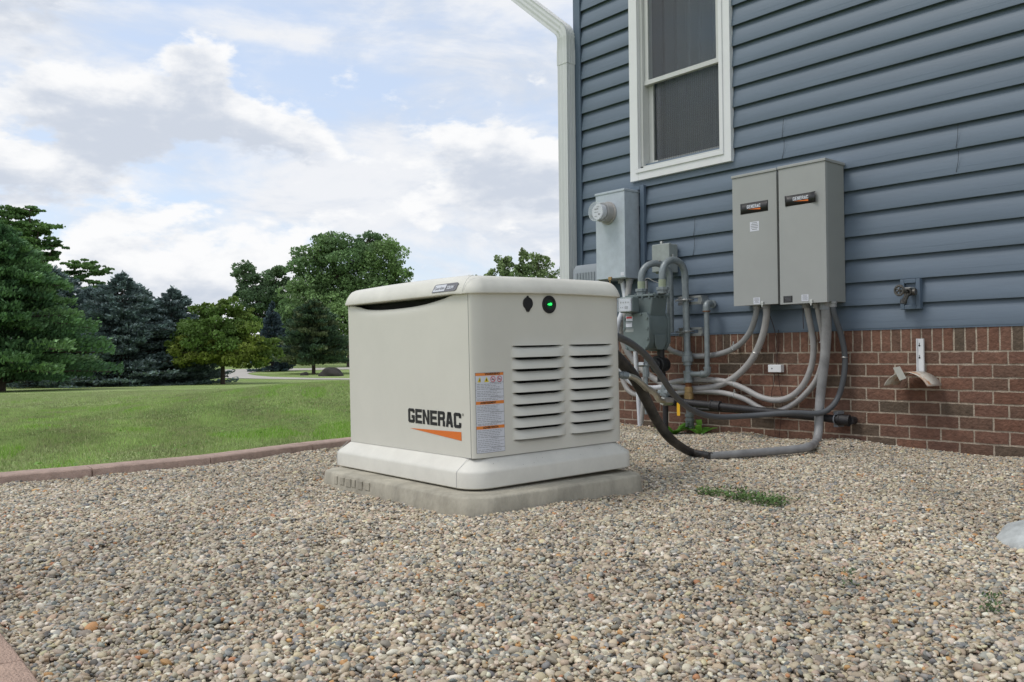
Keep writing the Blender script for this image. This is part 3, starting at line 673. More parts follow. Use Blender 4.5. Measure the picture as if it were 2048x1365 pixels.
# ------------------------------------------------------------------ transfer switch boxes
def swbox(name, X0, X1, Yf, Z0, Z1, lab, plate, peel, sticker, foot, extra):
    T = empty(name, ((X0 + X1) / 2, Yf / 2, Z0), lab, 'switch box', 'grey transfer switch boxes on the siding')
    mb = MB(); mb.box(X0 + .004, X1 - .004, Yf + .012, -.004, Z0 + .006, Z1 - .004); mb.build('box', M['boxshade'], T, bevel=.004)
    mb = MB(); mb.box(X0, X1, Yf, Yf + .0112, Z0, Z1 - .014); mb.box(X1 - .003, X1 + .0, Yf + .0114, Yf + .03, Z0, Z1 - .02); mb.build('door', M['boxgrey'], T, bevel=.004)
    mb = MB(); mb.box(X0 - .006, X1 + .006, Yf - .008, -.002, Z1 - .0135, Z1 + .007); mb.build('top_cap', M['boxgrey'], T, bevel=.004)
    a, b_, c, d = plate; y = Yf - .0012
    def Wp(u, v): p = W(u, v, Yf); return p.x, p.z
    n = 14; vs = []
    for j in range(2):
        for i in range(n + 1):
            s = i / n; x = a + (b_ - a) * s; z = c + (d - c) * j; pe = 0
            if peel: pe = .020 * max(0, (s - .8) / .2) ** 1.6 + .010 * max(0, (.15 - s) / .15) ** 2 * (1 if j else .4)
            vs.append((x, y - pe, z))
    mb = MB(); mb.add(vs, [(i, i + 1, n + 2 + i, n + 1 + i) for i in range(n)])
    pl = mb.build('name_plate', M['black'], T); sm_ = pl.modifiers.new('thick', 'SOLIDIFY'); sm_.thickness = .0008; sm_.offset = 1
    y2 = y - .0012; cx0, cx1 = a + (b_ - a) * .24, a + (b_ - a) * .73; cz0 = c + (d - c) * .46; cz1 = c + (d - c) * .78
    L_ = strokes('GENERAC', cx0, cx1, cz0, cz1, (cz1 - cz0) * .2, .18, lambda q, w: (q, y2, w)); lo = L_.build('lettering', M['paper'], T, smooth=0); lo.parent = pl; lo.matrix_parent_inverse = Matrix()
    mb = MB(); mb.add([(cx0 + .006, y2, cz0 - .005), (cx1, y2, cz0 - .006), (cx1, y2, cz0 - .018)], [(0, 1, 2)]); lo = mb.build('swoosh', M['orange'], T, smooth=0); lo.parent = pl; lo.matrix_parent_inverse = Matrix()
    def stick(nm, q, mtl, inkm, rows):
        (a, b_, c, d) = q; mb = MB(); mb.box(a, b_, Yf - .0012, Yf - .0004, c, d); st = mb.build(nm, mtl, T, smooth=0)
        mb = MB()
        for i in range(rows):
            z = d - (d - c) * (i + .9) / (rows + .9); w = random.uniform(.55, .8) * (b_ - a); m_ = (a + b_) / 2; mb.box(m_ - w / 2, m_ + w / 2, Yf - .0019, Yf - .0013, z, z + (d - c) * .055)
        o = mb.build('print', inkm, T, smooth=0); o.parent = st; o.matrix_parent_inverse = Matrix()
    if sticker: stick('sticker', sticker, M['paper'], M['inkgrey'], 5)
    stick('rating_label', foot, M['paper'], M['inkgrey'], 5)
    if extra: stick('notice_label', extra, M['black'], M['inkgrey'], 4)
    lx = foot[1] + .012; mb = MB(); mb.box(lx, lx + .022, Yf - .012, Yf - .0005, Z0 - .004, Z0 + .022); mb.cyl((lx + .011, Yf - .010, Z0 - .018), (lx + .011, Yf - .010, Z0 + .016), .005, 8); mb.build('latch', M['steel'], T, bevel=.002)
    return T
def wl(u0, vt, vb, u1, y):
    a = W(u0, vt, y); b_ = W(u0, vb, y); c = W(u1, vt, y); return (a.x, c.x, b_.z, a.z)
def wq(u0, v0, u1, v1, y):
    a = W(u0, v0, y); b_ = W(u1, v1, y); return (min(a.x, b_.x), max(a.x, b_.x), min(a.z, b_.z), max(a.z, b_.z))
swbox('transfer_switch', -3.832, -3.452, -.19, .988, 1.972, 'narrower grey switch box with white paper sticker, left of the pair', wl(1481, 409, 430, 1536, -.19), False, wl(1500, 445, 464, 1518, -.19), wl(1507, 596, 609, 1520, -.19), None)
swbox('transfer_switch', -3.389, -3.028, -.262, .976, 1.958, 'larger grey switch box with peeling black name plate, right of the pair', wl(1571, 393, 414, 1634, -.262), True, None, wl(1603, 590, 603, 1617, -.262), wl(1567, 593, 606, 1585, -.262))

# small grey outdoor telephone box
def telebox():
    y = -.13; a = W(1303, 492, y); b_ = W(1338, 484, y); X0, X1 = a.x, b_.x; Z1 = (a.z + b_.z) / 2; Z0 = W(1310, 545, y).z
    T = empty('junction_box', ((X0 + X1) / 2, -.07, Z0), 'small weathered grey junction box above the gas pipe bends', 'junction box')
    mb = MB(); mb.box(X0, X1, y, y + .035, Z0, Z1); mb.build('lid', M['tele'], T, bevel=.008)
    mb = MB(); mb.box(X0 + .008, X1 - .004, y + .036, -.012, Z0 - .01, Z1 - .006); mb.build('housing', M['tele'], T, bevel=.006)
    mb = MB(); mb.cyl((X0 + .05, y + .07, Z0 - .05), (X0 + .05, y + .07, Z0 - .005), .022, 12); mb.cyl((X1 - .05, y + .07, Z0 - .05), (X1 - .05, y + .07, Z0 - .005), .022, 12); build_each(mb, 'gland', M['tele'], T)
    mb = MB(); mb.box((X0 + X1) / 2 - .012, (X0 + X1) / 2 + .012, y + .01, y + .04, Z1 + .001, Z1 + .022); mb.build('hinge_tab', M['steel'], T, bevel=.003); mb = MB(); mb.box(X1 + .0005, X1 + .015, y + .03, y + .05, Z0 + .1, Z0 + .14); mb.build('clasp', M['steel'], T, bevel=.003)
    mb = MB(); mb.tube([W(1332, 553, -.1), W(1322, 566, -.12), W(1308, 563, -.14), W(1296, 557, -.15), W(1289, 560, -.15)], .0025, 6); mb.tube([W(1340, 553, -.1), W(1338, 560, -.12), W(1336, 566, -.12)], .0025, 6); mb.build('cable', M['pvcl'], T)
telebox()

# ------------------------------------------------------------------ gas meter
def gasmeter():
    yc = -.37; p1 = W(1283, 588, yc); p2 = W(1325, 592, yc)
    X0 = W(1246, 640, -.50).x; X1 = W(1298, 640, -.50).x; Yf, Yb = -.50, -.235
    Z1 = W(1298, 625, -.50).z; Z0 = W(1298, 703, -.50).z
    T = empty('gas_meter', ((X0 + X1) / 2, yc, Z0), 'grey green gas meter with dial box hanging below two pipe bends', 'gas meter')
    xm = (X0 + X1) / 2; w = (X1 - X0) / 2
    def plate(s, ya, yb_, nm, mt=M['gasm']):
        zc = (Z0 + Z1) / 2; h = (Z1 - Z0) / 2; k = s
        poly = [(-w * k, -h * .55 * k), (-w * .72 * k, -h * .93 * k), (-w * .4 * k, -h * k), (w * .4 * k, -h * k), (w * .72 * k, -h * .93 * k), (w * k, -h * .55 * k), (w * k, h * .72 * k), (w * .8 * k, h * k), (-w * .8 * k, h * k), (-w * k, h * .72 * k)]
        mb = MB(); mb.prism([(xm + a, zc + b_) for a, b_ in poly], 'y', ya, yb_); return mb.build(nm, mt, T, bevel=.006)
    plate(1.0, Yf, Yf + .03, 'front_cover'); plate(1.0, Yb - .03, Yb, 'rear_cover'); 
    body = plate(.93, Yf + .0305, Yb - .0305, 'body')
    mb = MB(); zt = p1.z - .035
    mb.prism([(xm - w * .80, Z1 - .03), (xm + w * .80, Z1 - .03), (xm + w * 1.0, zt), (xm - w * 1.0, zt)], 'y', Yf + .045, Yb - .03); mb.build('upper_case', M['gasm'], T, bevel=.012)
    mb = MB(); mb.box(xm - w * 1.08, xm + w * 1.08, Yf + .035, Yb - .02, zt + .0008, zt + .022)
    mb.build('top_flange', M['gasm'], T, bevel=.008)
    mb = MB()
    for i in range(4):
        mb.cyl((xm + w * 1.02, Yf + .07 + i * .058, zt - .012), (xm + w * 1.02, Yf + .07 + i * .058, zt + .032), .009, 8)
        mb.cyl((X0 + .03 + i * (X1 - X0 - .06) / 3, Yf + .043, zt - .012), (X0 + .03 + i * (X1 - X0 - .06) / 3, Yf + .043, zt + .032), .009, 8)
    zc = (Z0 + Z1) / 2; h = (Z1 - Z0) / 2
    for (a, b_) in ((.86, .72), (.88, .2), (.88, -.35), (.7, -.83), (-.86, .72), (-.88, .2), (-.88, -.35), (-.7, -.83), (0, -.9), (.4, .93), (-.4, .93)):
        mb.cyl((xm + a * w, Yf - .010, zc + b_ * h), (xm + a * w, Yf + .001, zc + b_ * h), .011, 8)
        mb.cyl((xm + a * w * 1.0, Yf + .032, zc + b_ * h), (xm + a * w * 1.0, Yf + .044, zc + b_ * h), .009, 8); mb.cyl((xm + a * w * 1.0, Yb - .044, zc + b_ * h), (xm + a * w * 1.0, Yb - .032, zc + b_ * h), .009, 8)
    build_each(mb, 'bolt', M['gasm'], T)
    # bulged belly on the side
    mb = MB(); n = 10; poly = [(Yf + .06 + .02 * 0, Z0 + .03)]
    mb.prism([(Yf + .065, zc - .02), (Yb - .06, zc - .02), (Yb - .07, Z0 + .05), (Yb - .10, Z0 + .012), (Yf + .10, Z0 + .012), (Yf + .075, Z0 + .05)], 'x', xm + w * .935, xm + w * 1.03)
    mb.build('side_pan', M['gasm'], T, bevel=.01)
    # dial box
    a = W(1238, 600, -.58); b_ = W(1262, 622, -.58); q = MB()
    q.box(a.x, b_.x, -.58, -.572, b_.z, a.z + .004); dp = q.build('dial_face', M['paper'], T, bevel=.002)
    q = MB(); q.box(a.x - .008, b_.x + .01, -.5715, -.49, b_.z - .012, a.z + .02); q.build('dial_case', M['gasm'], T, bevel=.012)
    q = MB(); q.box(a.x - .004, b_.x + .006, -.600, -.584, b_.z - .006, a.z + .012); q.build('dial_window', M['clear'], T, bevel=.004)
    q = MB()
    for i in range(4): q.cyl((a.x + .02 + i * .026, -.5815, a.z - .025), (a.x + .02 + i * .026, -.5803, a.z - .025), .008, 12)
    for i in range(2): q.cyl((a.x + .018 + i * .02, -.5815, a.z - .065), (a.x + .018 + i * .02, -.5803, a.z - .065), .005, 12)
    q.box(a.x + .06, a.x + .095, -.5815, -.5803, a.z - .078, a.z - .055); o = q.build('dial_print', M['inkgrey'], T); o.parent = dp; o.matrix_parent_inverse = Matrix()
    q = MB(); q.cyl((a.x + .055, -.52, b_.z - .035), (a.x + .055, -.52, b_.z - .01), .025, 14); q.build('dial_neck', M['tele'], T)
    for nm, (u0, v0, u1, v1), mt_ in (('warning_sticker', (1252, 643, 1265, 632), M['red']), ('serial_sticker', (1252, 655, 1264, 645), M['paper']), ('barcode_sticker', (1250, 665, 1267, 657), M['tele'])):
        x = wq(u0, v0, u1, v1, Yf - .001); q = MB(); q.box(x[0], x[1], Yf - .0016, Yf - .0004, x[2], x[3]); st = q.build(nm, M['paper'] if nm != 'barcode_sticker' else mt_, T, smooth=0)
        q = MB()
        if nm == 'warning_sticker': q.box(x[0] + .006, x[1] - .006, Yf - .0026, Yf - .0018, x[2] + .02, x[3] - .006)
        else: q.box(x[0] + .003, x[1] - .003, Yf - .0026, Yf - .0018, x[3] - .008, x[3] - .003)
        o = q.build('print', mt_ if nm == 'warning_sticker' else M['inkgrey'], T, smooth=0); o.parent = st; o.matrix_parent_inverse = Matrix()
    return p1, p2, zt
p1, p2, ztop = gasmeter()
def gaspipes():
    ym, yr = -.37, -.13
    for k, (p, ur, lab) in enumerate(((p1, 1340, 'farther grey pipe bend rising from the gas meter, behind the junction box'), (p2, 1370, 'nearer grey pipe bend rising from the gas meter to the tall gas pipe'))):
        T = empty('gas_pipe_bend', p, lab, 'gas pipe', 'painted pipe bends above the gas meter')
        xr = W(ur, 560, yr).x; zt = W((1310, 1350)[k], (527, 520)[k], (ym + yr) / 2).z; R = abs(yr - ym) / 2; dx = xr - p.x
        pts = [Vector((p.x, ym, ztop + .02)), Vector((p.x, ym, zt - R))]
        for i in range(1, 12):
            a = math.pi * i / 12; pts.append(Vector((p.x + dx * (1 - math.cos(a)) / 2, ym + R * (1 - math.cos(a)), zt - R + R * math.sin(a))))
        pts.append(Vector((xr, yr, zt - R)))
        if k == 0: pts.append(Vector((xr, yr, zt - R - .45)))
        else: pts.append(Vector((xr, yr, zt - R - .06)))
        mb = MB(); mb.tube(pts, .028, 16, smooth=False); mb.build('pipe', M['galv'], T, smooth=50)
        mb = MB(); mb.cyl((p.x, ym, ztop + .023), (p.x, ym, ztop + .05), .042, 8); mb.cyl((p.x, ym, ztop + .05), (p.x, ym, ztop + .075), .050, 8); mb.build('union_nut', M['galv'], T, bevel=.003)
        mb = MB(); mb.cyl((p.x, ym, ztop + .0755), (p.x, ym, ztop + .135), .031, 16); mb.build('dielectric_collar', mat('greenish_collar', (.30, .34, .24), .5, var=.1), T)
        mb = MB(); q = pts[9]; mb.cyl(q + Vector((-.005, -.03, .01)), q + Vector((0, -.04, .04)), .012, 8); mb.build('tag', M['steel'], T)
    xr = W(1370, 560, yr).x
    T = empty('gas_riser', (xr, yr, 0), 'tall vertical grey gas pipe standing on the gravel with a rusty and a brass joint', 'gas pipe')
    P = lambda v: Vector((xr + (v - 560) * .0001, yr, W(1370 + (v - 560) * .006, v, yr).z))
    mb = MB(); mb.cyl(P(562), P(706), .027, 18); mb.build('upper_pipe', M['galv'], T, smooth=50)
    mb = MB(); mb.cyl(P(704), P(712), .036, 12); mb.cyl(P(712), P(724), .046, 8); mb.cyl(P(724), P(731), .036, 12); mb.build('union', M['galv'], T, smooth=50, bevel=.003)
    mb = MB(); mb.cyl(P(731), P(745), .024, 14); mb.build('nipple', M['galv'], T)
    mb = MB(); mb.cyl(P(742), P(765), .036, 18); mb.cyl(P(742), P(746), .040, 18); mb.cyl(P(761), P(765.5), .040, 18); mb.build('tee', M['galv'], T, bevel=.002)
    mb = MB(); mb.cyl(P(765.6), P(777), .025, 14); mb.build('rusty_nipple', M['rust'], T)
    mb = MB(); mb.cyl(P(774), P(786), .033, 8); mb.cyl(P(786), P(799), .037, 12); mb.build('brass_joint', M['brass'], T, bevel=.003)
    mb = MB(); mb.cyl(P(799), P(812), .041, 14); mb.build('black_fitting', M['blackpipe'], T)
    mb = MB(); mb.cyl(P(812), P(836), .027, 16); mb.cyl(P(828), P(834), .037, 16); mb.cyl(P(836), P(856), .034, 16); mb.cyl(P(838), P(842), .038, 16); mb.cyl(P(852), P(856), .038, 16); mb.build('lower_pipe', M['galv'], T, bevel=.002)
    mb = MB(); e = P(870); e.z = -.03; mb.cyl(P(856), e, .028, 14); mb.build('foot_pipe', mat('dull_brass', (.2, .13, .09), .7, var=.3, vscale=30), T)
    mb = MB(); zg = float(gh(xr, yr)); mb.box(xr - .06, xr + .06, yr - .05, yr + .05, zg - .01, zg + .018); mb.build('foot_plate', M['pvcl'], T, bevel=.004)
    # wall clamps
    for v in (600, 663):
        c = P(v); mb = MB(); mb.box(xr - .07, xr + .05, yr - .045, yr - .032, c.z - .012, c.z - .0); mb.box(xr - .10, xr + .13, yr + .032, yr + .045, c.z - .04, c.z - .018); mb.box(xr - .10, xr + .13, yr + .032, yr + .045, c.z + .012, c.z + .03)
        mb.box(xr + .09, xr + .13, yr + .046, -.001, c.z - .04, c.z + .03); mb.box(xr - .10, xr - .06, yr + .046, -.001, c.z - .04, c.z + .03); mb.cyl((xr - .05, yr - .04, c.z), (xr - .05, yr + .05, c.z), .006, 6); mb.cyl((xr + .045, yr - .04, c.z), (xr + .045, yr + .05, c.z), .006, 6)
        mb.ring(c, (0, 0, 1), .031, .005, 20); mb.build('strut_clamp', M['steel'], T, bevel=.001)
    # bypass pipe
    x2 = W(1414, 690, yr).x
    T2 = empty('bypass_pipe', (x2, yr, P(750).z), 'thin grey gas branch pipe rising from the tee, right of the tall gas pipe', 'gas pipe')
    zb, zt = W(1412, 749, yr).z, W(1419, 607, yr).z
    mb = MB(); mb.cyl((xr + .037, yr, zb), (x2 - .0, yr, zb), .021, 14); mb.cyl((x2, yr, zb), (x2, yr, zt), .021, 14); mb.cyl((x2, yr, zt), (x2 - .03, -.004, zt), .018, 14); mb.build('pipe', M['galv'], T2)
    mb = MB()
    for z, s in ((zb, 1), (zt, -1)):
        mb.tube([(x2 - (.05 if s > 0 else .0), yr + (0 if s > 0 else .05), z), (x2 - (.02 if s > 0 else 0), yr + (0 if s > 0 else .02), z), (x2, yr, z + s * .02), (x2, yr, z + s * .05)], .028, 14); mb.cyl((x2, yr, z + s * .045), (x2, yr, z + s * .058), .031, 14)
    mb.cyl((x2 - .055, yr, zb), (x2 - .045, yr, zb), .031, 14); mb.cyl((x2 - .02, -.03, zt), (x2 - .025, -.012, zt), .032, 14); mb.build('elbow', M['galv'], T2)
    mb = MB(); mb.cyl((x2, yr, zt - .066), (x2, yr, zt - .0585), .030, 14); mb.build('seal', M['rust'], T2)
    # regulator: black round body under the meter
    c = W(1318, 730, -.28); T3 = empty('gas_regulator', c, 'round black gas regulator just under the gas meter', 'regulator')
    mb = MB(); mb.cyl(c + Vector((0, -.06, 0)), c + Vector((0, -.035, 0)), .055, 20); mb.cyl(c + Vector((0, -.035, 0)), c + Vector((0, .02, 0)), .075, 20); mb.cyl(c + Vector((0, .02, 0)), c + Vector((0, .08, 0)), .06, 20); mb.build('diaphragm_case', M['black'], T3, bevel=.008)
    mb = MB(); mb.cyl(c + Vector((.02, .0, .0)), c + Vector((.02, .0, .14)), .03, 14); mb.cyl(c + Vector((0, .03, -.06)), c + Vector((0, .03, -.14)), .035, 12); mb.build('body', M['blackpipe'], T3, bevel=.004)
    # small valve with a pale tag
    c = W(1292, 742, -.42); T4 = empty('small_gas_valve', c, 'small grey pipe valve with pale tag, left of the black regulator', 'valve')
    mb = MB(); mb.cyl(c + Vector((0, 0, -.35)), c + Vector((0, 0, .10)), .015, 12); mb.cyl(c + Vector((0, 0, -.05)), c + Vector((0, 0, .03)), .027, 8); mb.cyl(c + Vector((-.07, 0, .05)), c + Vector((.03, 0, .05)), .020, 10); mb.build('body', M['galv'], T4, bevel=.002)
    mb = MB(); mb.box(c.x - .045, c.x + .0, c.y - .035, c.y - .022, c.z + .045, c.z + .07); mb.build('tag', M['wpvc'], T4, bevel=.002)
gaspipes()

# ------------------------------------------------------------------ conduits
def conduit(name, lab, pts, r, mt, cat='conduit', grp=None, clamps=(), caps=()):
    P = [W(*p) if len(p) == 3 else Vector(p[:3]) for p in pts]
    T = empty(name, P[0], lab, cat, grp); mb = MB(); mb.tube(P, r, 14, sub=8); mb.build('tubing', mt, T, smooth=60)
    for (u, v, y, ax) in clamps:
        c = W(u, v, y); mb = MB(); rr_ = r if not isinstance(r, tuple) else r[0]
        mb.ring(c, ax, rr_ + .001, .004, 16); mb.cyl(c + Vector((0, .0, rr_)), c + Vector((0, 0, rr_ + .03)), .006, 8); mb.box(c.x - .012, c.x + .012, c.y, -.0012, c.z + rr_ + .004, c.z + rr_ + .010); mb.build('clamp', M['steel'], T)
    for (u, v, y, rr_) in caps:
        c = W(u, v, y); mb = MB(); mb.cyl(c + Vector((0, 0, -.02)), c + Vector((0, 0, .02)), rr_, 12); mb.cyl(c + Vector((0, 0, .004)), c + Vector((0, 0, .016)), rr_ * 1.18, 6); mb.build('connector', M['pvc'], T, bevel=.002)
    return T
cg = 'electrical conduits along the brick wall'
conduit('flexible_conduit', 'dark grey conduit swooping from the generator to the right underside of the larger switch box',
        [(1222, 668, -2.5), (1240, 676, -2.36), (1266, 690, -2.15), (1296, 716, -1.9), (1324, 755, -1.6), (1350, 792, -1.3), (1385, 821, -1.0), (1430, 834, -.75), (1500, 832, -.5), (1580, 826, -.33), (1635, 827, -.2), (1660, 817, -.13), (1677, 793, -.07), (1687, 757, -.06), (1690, 716, -.06), (1684, 678, -.09), (1674, 645, -.14), (1667, 622, -.17), (1665, 604, -.17)], .0195, M['dgrey'], grp=cg, clamps=[(1689, 715, -.06, (0, 0, 1))], caps=[(1665, 609, -.17, .027)])
def PW(p): return W(*p) if p[0] > 100 else Vector(p)
def bigconduit():
    pts = [(1222, 705, -2.55), (1240, 722, -2.42), (1266, 752, -2.28), (1291, 797, -2.12), (1314, 842, -1.98), (1343, 880, -1.84), tuple(G0(1382, 905, .034)), tuple(G0(1422, 913, .032))]
    T = empty('power_conduit', W(*pts[0]), 'thick conduit, black then grey, looping over the gravel up to the larger switch box', 'conduit', cg)
    mb = MB(); mb.tube([PW(p) for p in pts], (.034, .0235), 16, sub=8); mb.build('black_section', M['blackdust'], T)
    pts = [tuple(G0(1418, 912.5, .032)), tuple(G0(1470, 909, .032)), tuple(G0(1540, 903.5, .034)), tuple(G0(1590, 899, .036)), tuple(G0(1618, 894, .042)), (1632, 884, -.30), (1637, 862, -.19), (1638, 830, -.16), (1642, 780, -.14), (1650, 710, -.14), (1653, 650, -.16), (1652, 604, -.18)]
    mb = MB(); mb.tube([PW(p) for p in pts], (.0225, .036), 16, sub=8); mb.build('grey_section', M['pvcs'], T)
    c = W(1651, 612, -.175); mb = MB(); mb.cyl(c + Vector((0, 0, -.03)), c + Vector((0, 0, .03)), .040, 14); mb.build('connector', M['pvcd'], T, bevel=.003)
bigconduit()
conduit('flexible_conduit', 'grey conduit curving from the left of the narrower switch box behind the gas pipes', [(1515, 606, -.12), (1511, 632, -.11), (1502, 660, -.09), (1486, 683, -.07), (1462, 700, -.06), (1430, 710, -.06), (1390, 713, -.06), (1355, 706, -.06), (1335, 695, -.06), (1300, 660, -.06)], .022, M['pvc'], grp=cg, clamps=[(1467, 697, -.06, (1, 0, .5))], caps=[(1514, 613, -.12, .03)])
conduit('flexible_conduit', 'thick pale conduit sweeping from the narrower switch box past the brass joint', [(1532, 606, -.12), (1533, 630, -.11), (1528, 662, -.09), (1518, 692, -.08), (1502, 722, -.07), (1478, 748, -.06), (1446, 768, -.06), (1410, 777, -.06), (1370, 777, -.06), (1330, 768, -.06), (1300, 752, -.06), (1270, 725, -.07), (1248, 690, -.09), (1243, 655, -.12), (1252, 625, -.15), (1256, 590, -.12), (1259, 556, -.10)], .026, M['pvcl'], grp=cg, clamps=[(1512, 706, -.075, (.4, 0, 1))], caps=[(1532, 612, -.12, .033), (1259, 563, -.1, .03)])
conduit('flexible_conduit', 'pale conduit hanging in a deep curve from the left underside of the larger switch box', [(1612, 604, -.14), (1617, 632, -.12), (1623, 662, -.09), (1627, 695, -.07), (1623, 732, -.06), (1608, 768, -.06), (1584, 792, -.06), (1553, 801, -.06), (1520, 794, -.06), (1485, 776, -.06), (1448, 763, -.065), (1400, 760, -.07), (1350, 764, -.07), (1310, 778, -.07), (1280, 790, -.07), (1258, 782, -.07), (1244, 755, -.07), (1236, 710, -.08)], .022, M['pvcl'], grp=cg, clamps=[(1625, 689, -.065, (0, 0, 1)), (1470, 769, -.06, (1, 0, .4))], caps=[(1612, 611, -.14, .028)])
conduit('flexible_conduit', 'light conduit dipping from the larger switch box to behind the black pipe', [(1634, 604, -.15), (1638, 630, -.13), (1644, 660, -.1), (1647, 692, -.08), (1644, 728, -.07), (1630, 765, -.06), (1602, 797, -.05), (1572, 817, -.035), (1545, 824, -.035), (1518, 815, -.04), (1490, 799, -.05), (1455, 788, -.06), (1415, 783, -.06), (1370, 785, -.06), (1330, 790, -.06)], .021, M['pvcl'], grp=cg, clamps=[(1645, 685, -.085, (0, 0, 1)), (1469, 792, -.06, (1, 0, .3))], caps=[(1634, 611, -.15, .028)])
conduit('flexible_conduit', 'short pale conduit from the electric meter box looping down behind the generator edge', [(1243, 556, -.10), (1247, 575, -.10), (1250, 600, -.12), (1244, 625, -.16), (1236, 650, -.2), (1232, 690, -.2), (1240, 735, -.18), (1262, 765, -.12), (1300, 776, -.09), (1345, 772, -.07)], .022, M['wpvc'], grp=cg, caps=[(1243, 563, -.1, .03)])
conduit('pvc_pipe', 'white plastic pipe rising from the gravel at the far left of the brick wall', [(1269, 640, -.2), (1271, 705, -.2), (1275, 765, -.2), (1280, 852, -.2)], .019, M['wpvc'], cat='pipe')
conduit('pvc_pipe', 'pale grey plastic pipe standing just right of the white pipe by the wall', [(1287, 755, -.3), (1286, 800, -.3), (1283, 848, -.3)], .017, M['pvcl'], cat='pipe')
conduit('vertical_conduit', 'thin grey conduit rising up the siding between the two pipe bends', [(1292, 562, -.05), (1293, 600, -.05), (1295, 700, -.05)], .017, M['pvc'])

def gasflex():
    # corrugated connector from the generator to the shutoff valve
    P = [W(*p) for p in [(1256, 752, -2.42), (1270, 757, -2.36), (1285, 769, -2.28), (1293, 777, -2.2), (1302, 781, -2.0), (1311, 789, -1.5), (1317, 799, -.95), (1327, 803, -.43)]]
    T = empty('corrugated_gas_hose', P[0], 'corrugated steel gas hose from the generator to the shutoff valve', 'gas hose')
    mb = MB(); mb.tube(P, (.0145, .020), 14, sub=14, rfun=lambda i: 1.0 if i % 2 else .86); mb.build('corrugated_tube', M['steelw'], T, smooth=70)
    a = W(1236, 750, -2.47); b_ = W(1257, 752, -2.41); mb = MB(); mb.cyl(a, b_, .017, 14); mb.cyl(a + (b_ - a) * .35, a + (b_ - a) * .8, .022, 6); mb.build('inlet_fitting', M['galv'], T, bevel=.002)
    a = W(1324, 803, -.45); b_ = W(1342, 803, -.36); mb = MB(); mb.cyl(a, b_, .034, 6); mb.cyl(a + (b_ - a) * .2, a + (b_ - a) * 1.6, .027, 12); mb.build('outlet_fitting', M['steel'], T, bevel=.003)
    # black pipes running right along the brick
    T = empty('black_gas_pipe', W(1350, 803, -.3), 'long black iron gas pipe running low along the brick wall', 'gas pipe')
    mb = MB(); A = W(1340, 802, -.33); B = W(1700, 842, -.07); mb.cyl(A, B, .028, 16); mb.build('pipe', M['blackpipe'], T)
    mb = MB(); d = (B - A).normalized()
    for s in (.02, .28, .97):
        c = A + (B - A) * s; mb.cyl(c - d * .035, c + d * .035, .038, 14); mb.cyl(c - d * .04, c - d * .028, .042, 14); mb.cyl(c + d * .028, c + d * .04, .042, 14)
    mb.build('coupling', M['blackpipe'], T, bevel=.002)
    mb = MB(); c = A + (B - A) * .93; mb.ring(c, (1, 0, 0), .033, .005, 18); mb.box(c.x - .016, c.x + .016, c.y + .0, -.0012, c.z + .034, c.z + .055); mb.box(c.x - .016, c.x + .016, c.y + .0, -.0012, c.z - .055, c.z - .034); mb.build('clamp', M['pvcd'], T)
    mb = MB(); mb.cyl(B, B + Vector((0, .055, 0)), .028, 14); mb.build('wall_stub', M['blackpipe'], T)
    T = empty('thin_black_pipe', W(1390, 818, -.2), 'thinner black pipe tucked just below the long black gas pipe', 'gas pipe')
    mb = MB(); A = W(1384, 818, -.20); B = W(1560, 828, -.09); mb.cyl(A, B, .013, 12); mb.build('pipe', M['blackpipe'], T)
    mb = MB(); d = (B - A).normalized(); mb.cyl(A - d * .02, A + d * .05, .022, 12); mb.cyl(A - d * .02, A, .028, 10); mb.build('fitting', M['blackpipe'], T)
    # shutoff valve between the hose and the black pipe
    c = W(1330, 785, -.36); T = empty('shutoff_valve', c, 'grey gas shutoff valve with yellow handle beside the brass joint', 'valve')
    mb = MB(); mb.cyl(c + Vector((0, 0, -.06)), c + Vector((0, 0, .06)), .028, 14); mb.cyl(c + Vector((0, 0, -.028)), c + Vector((0, 0, .02)), .042, 8); mb.cyl(c + Vector((-.05, -.015, 0)), c + Vector((.05, -.015, 0)), .022, 10); mb.cyl(c + Vector((0, 0, .06)), c + Vector((0, 0, .10)), .018, 8); mb.build('body', M['galv'], T, bevel=.003)
    mb = MB(); h0 = W(1357, 806, -.36); h1 = W(1356, 832, -.36); mb.box(h0.x - .014, h0.x + .016, -.366, -.36, h1.z, h0.z); mb.build('yellow_handle', M['tag'], T, bevel=.003)
    mb = MB(); e = W(1331, 858, -.36); e.z = -.02; mb.cyl(W(1331, 812, -.36), e, .022, 12); mb.build('drip_leg', M['blackpipe'], T)
gasflex()
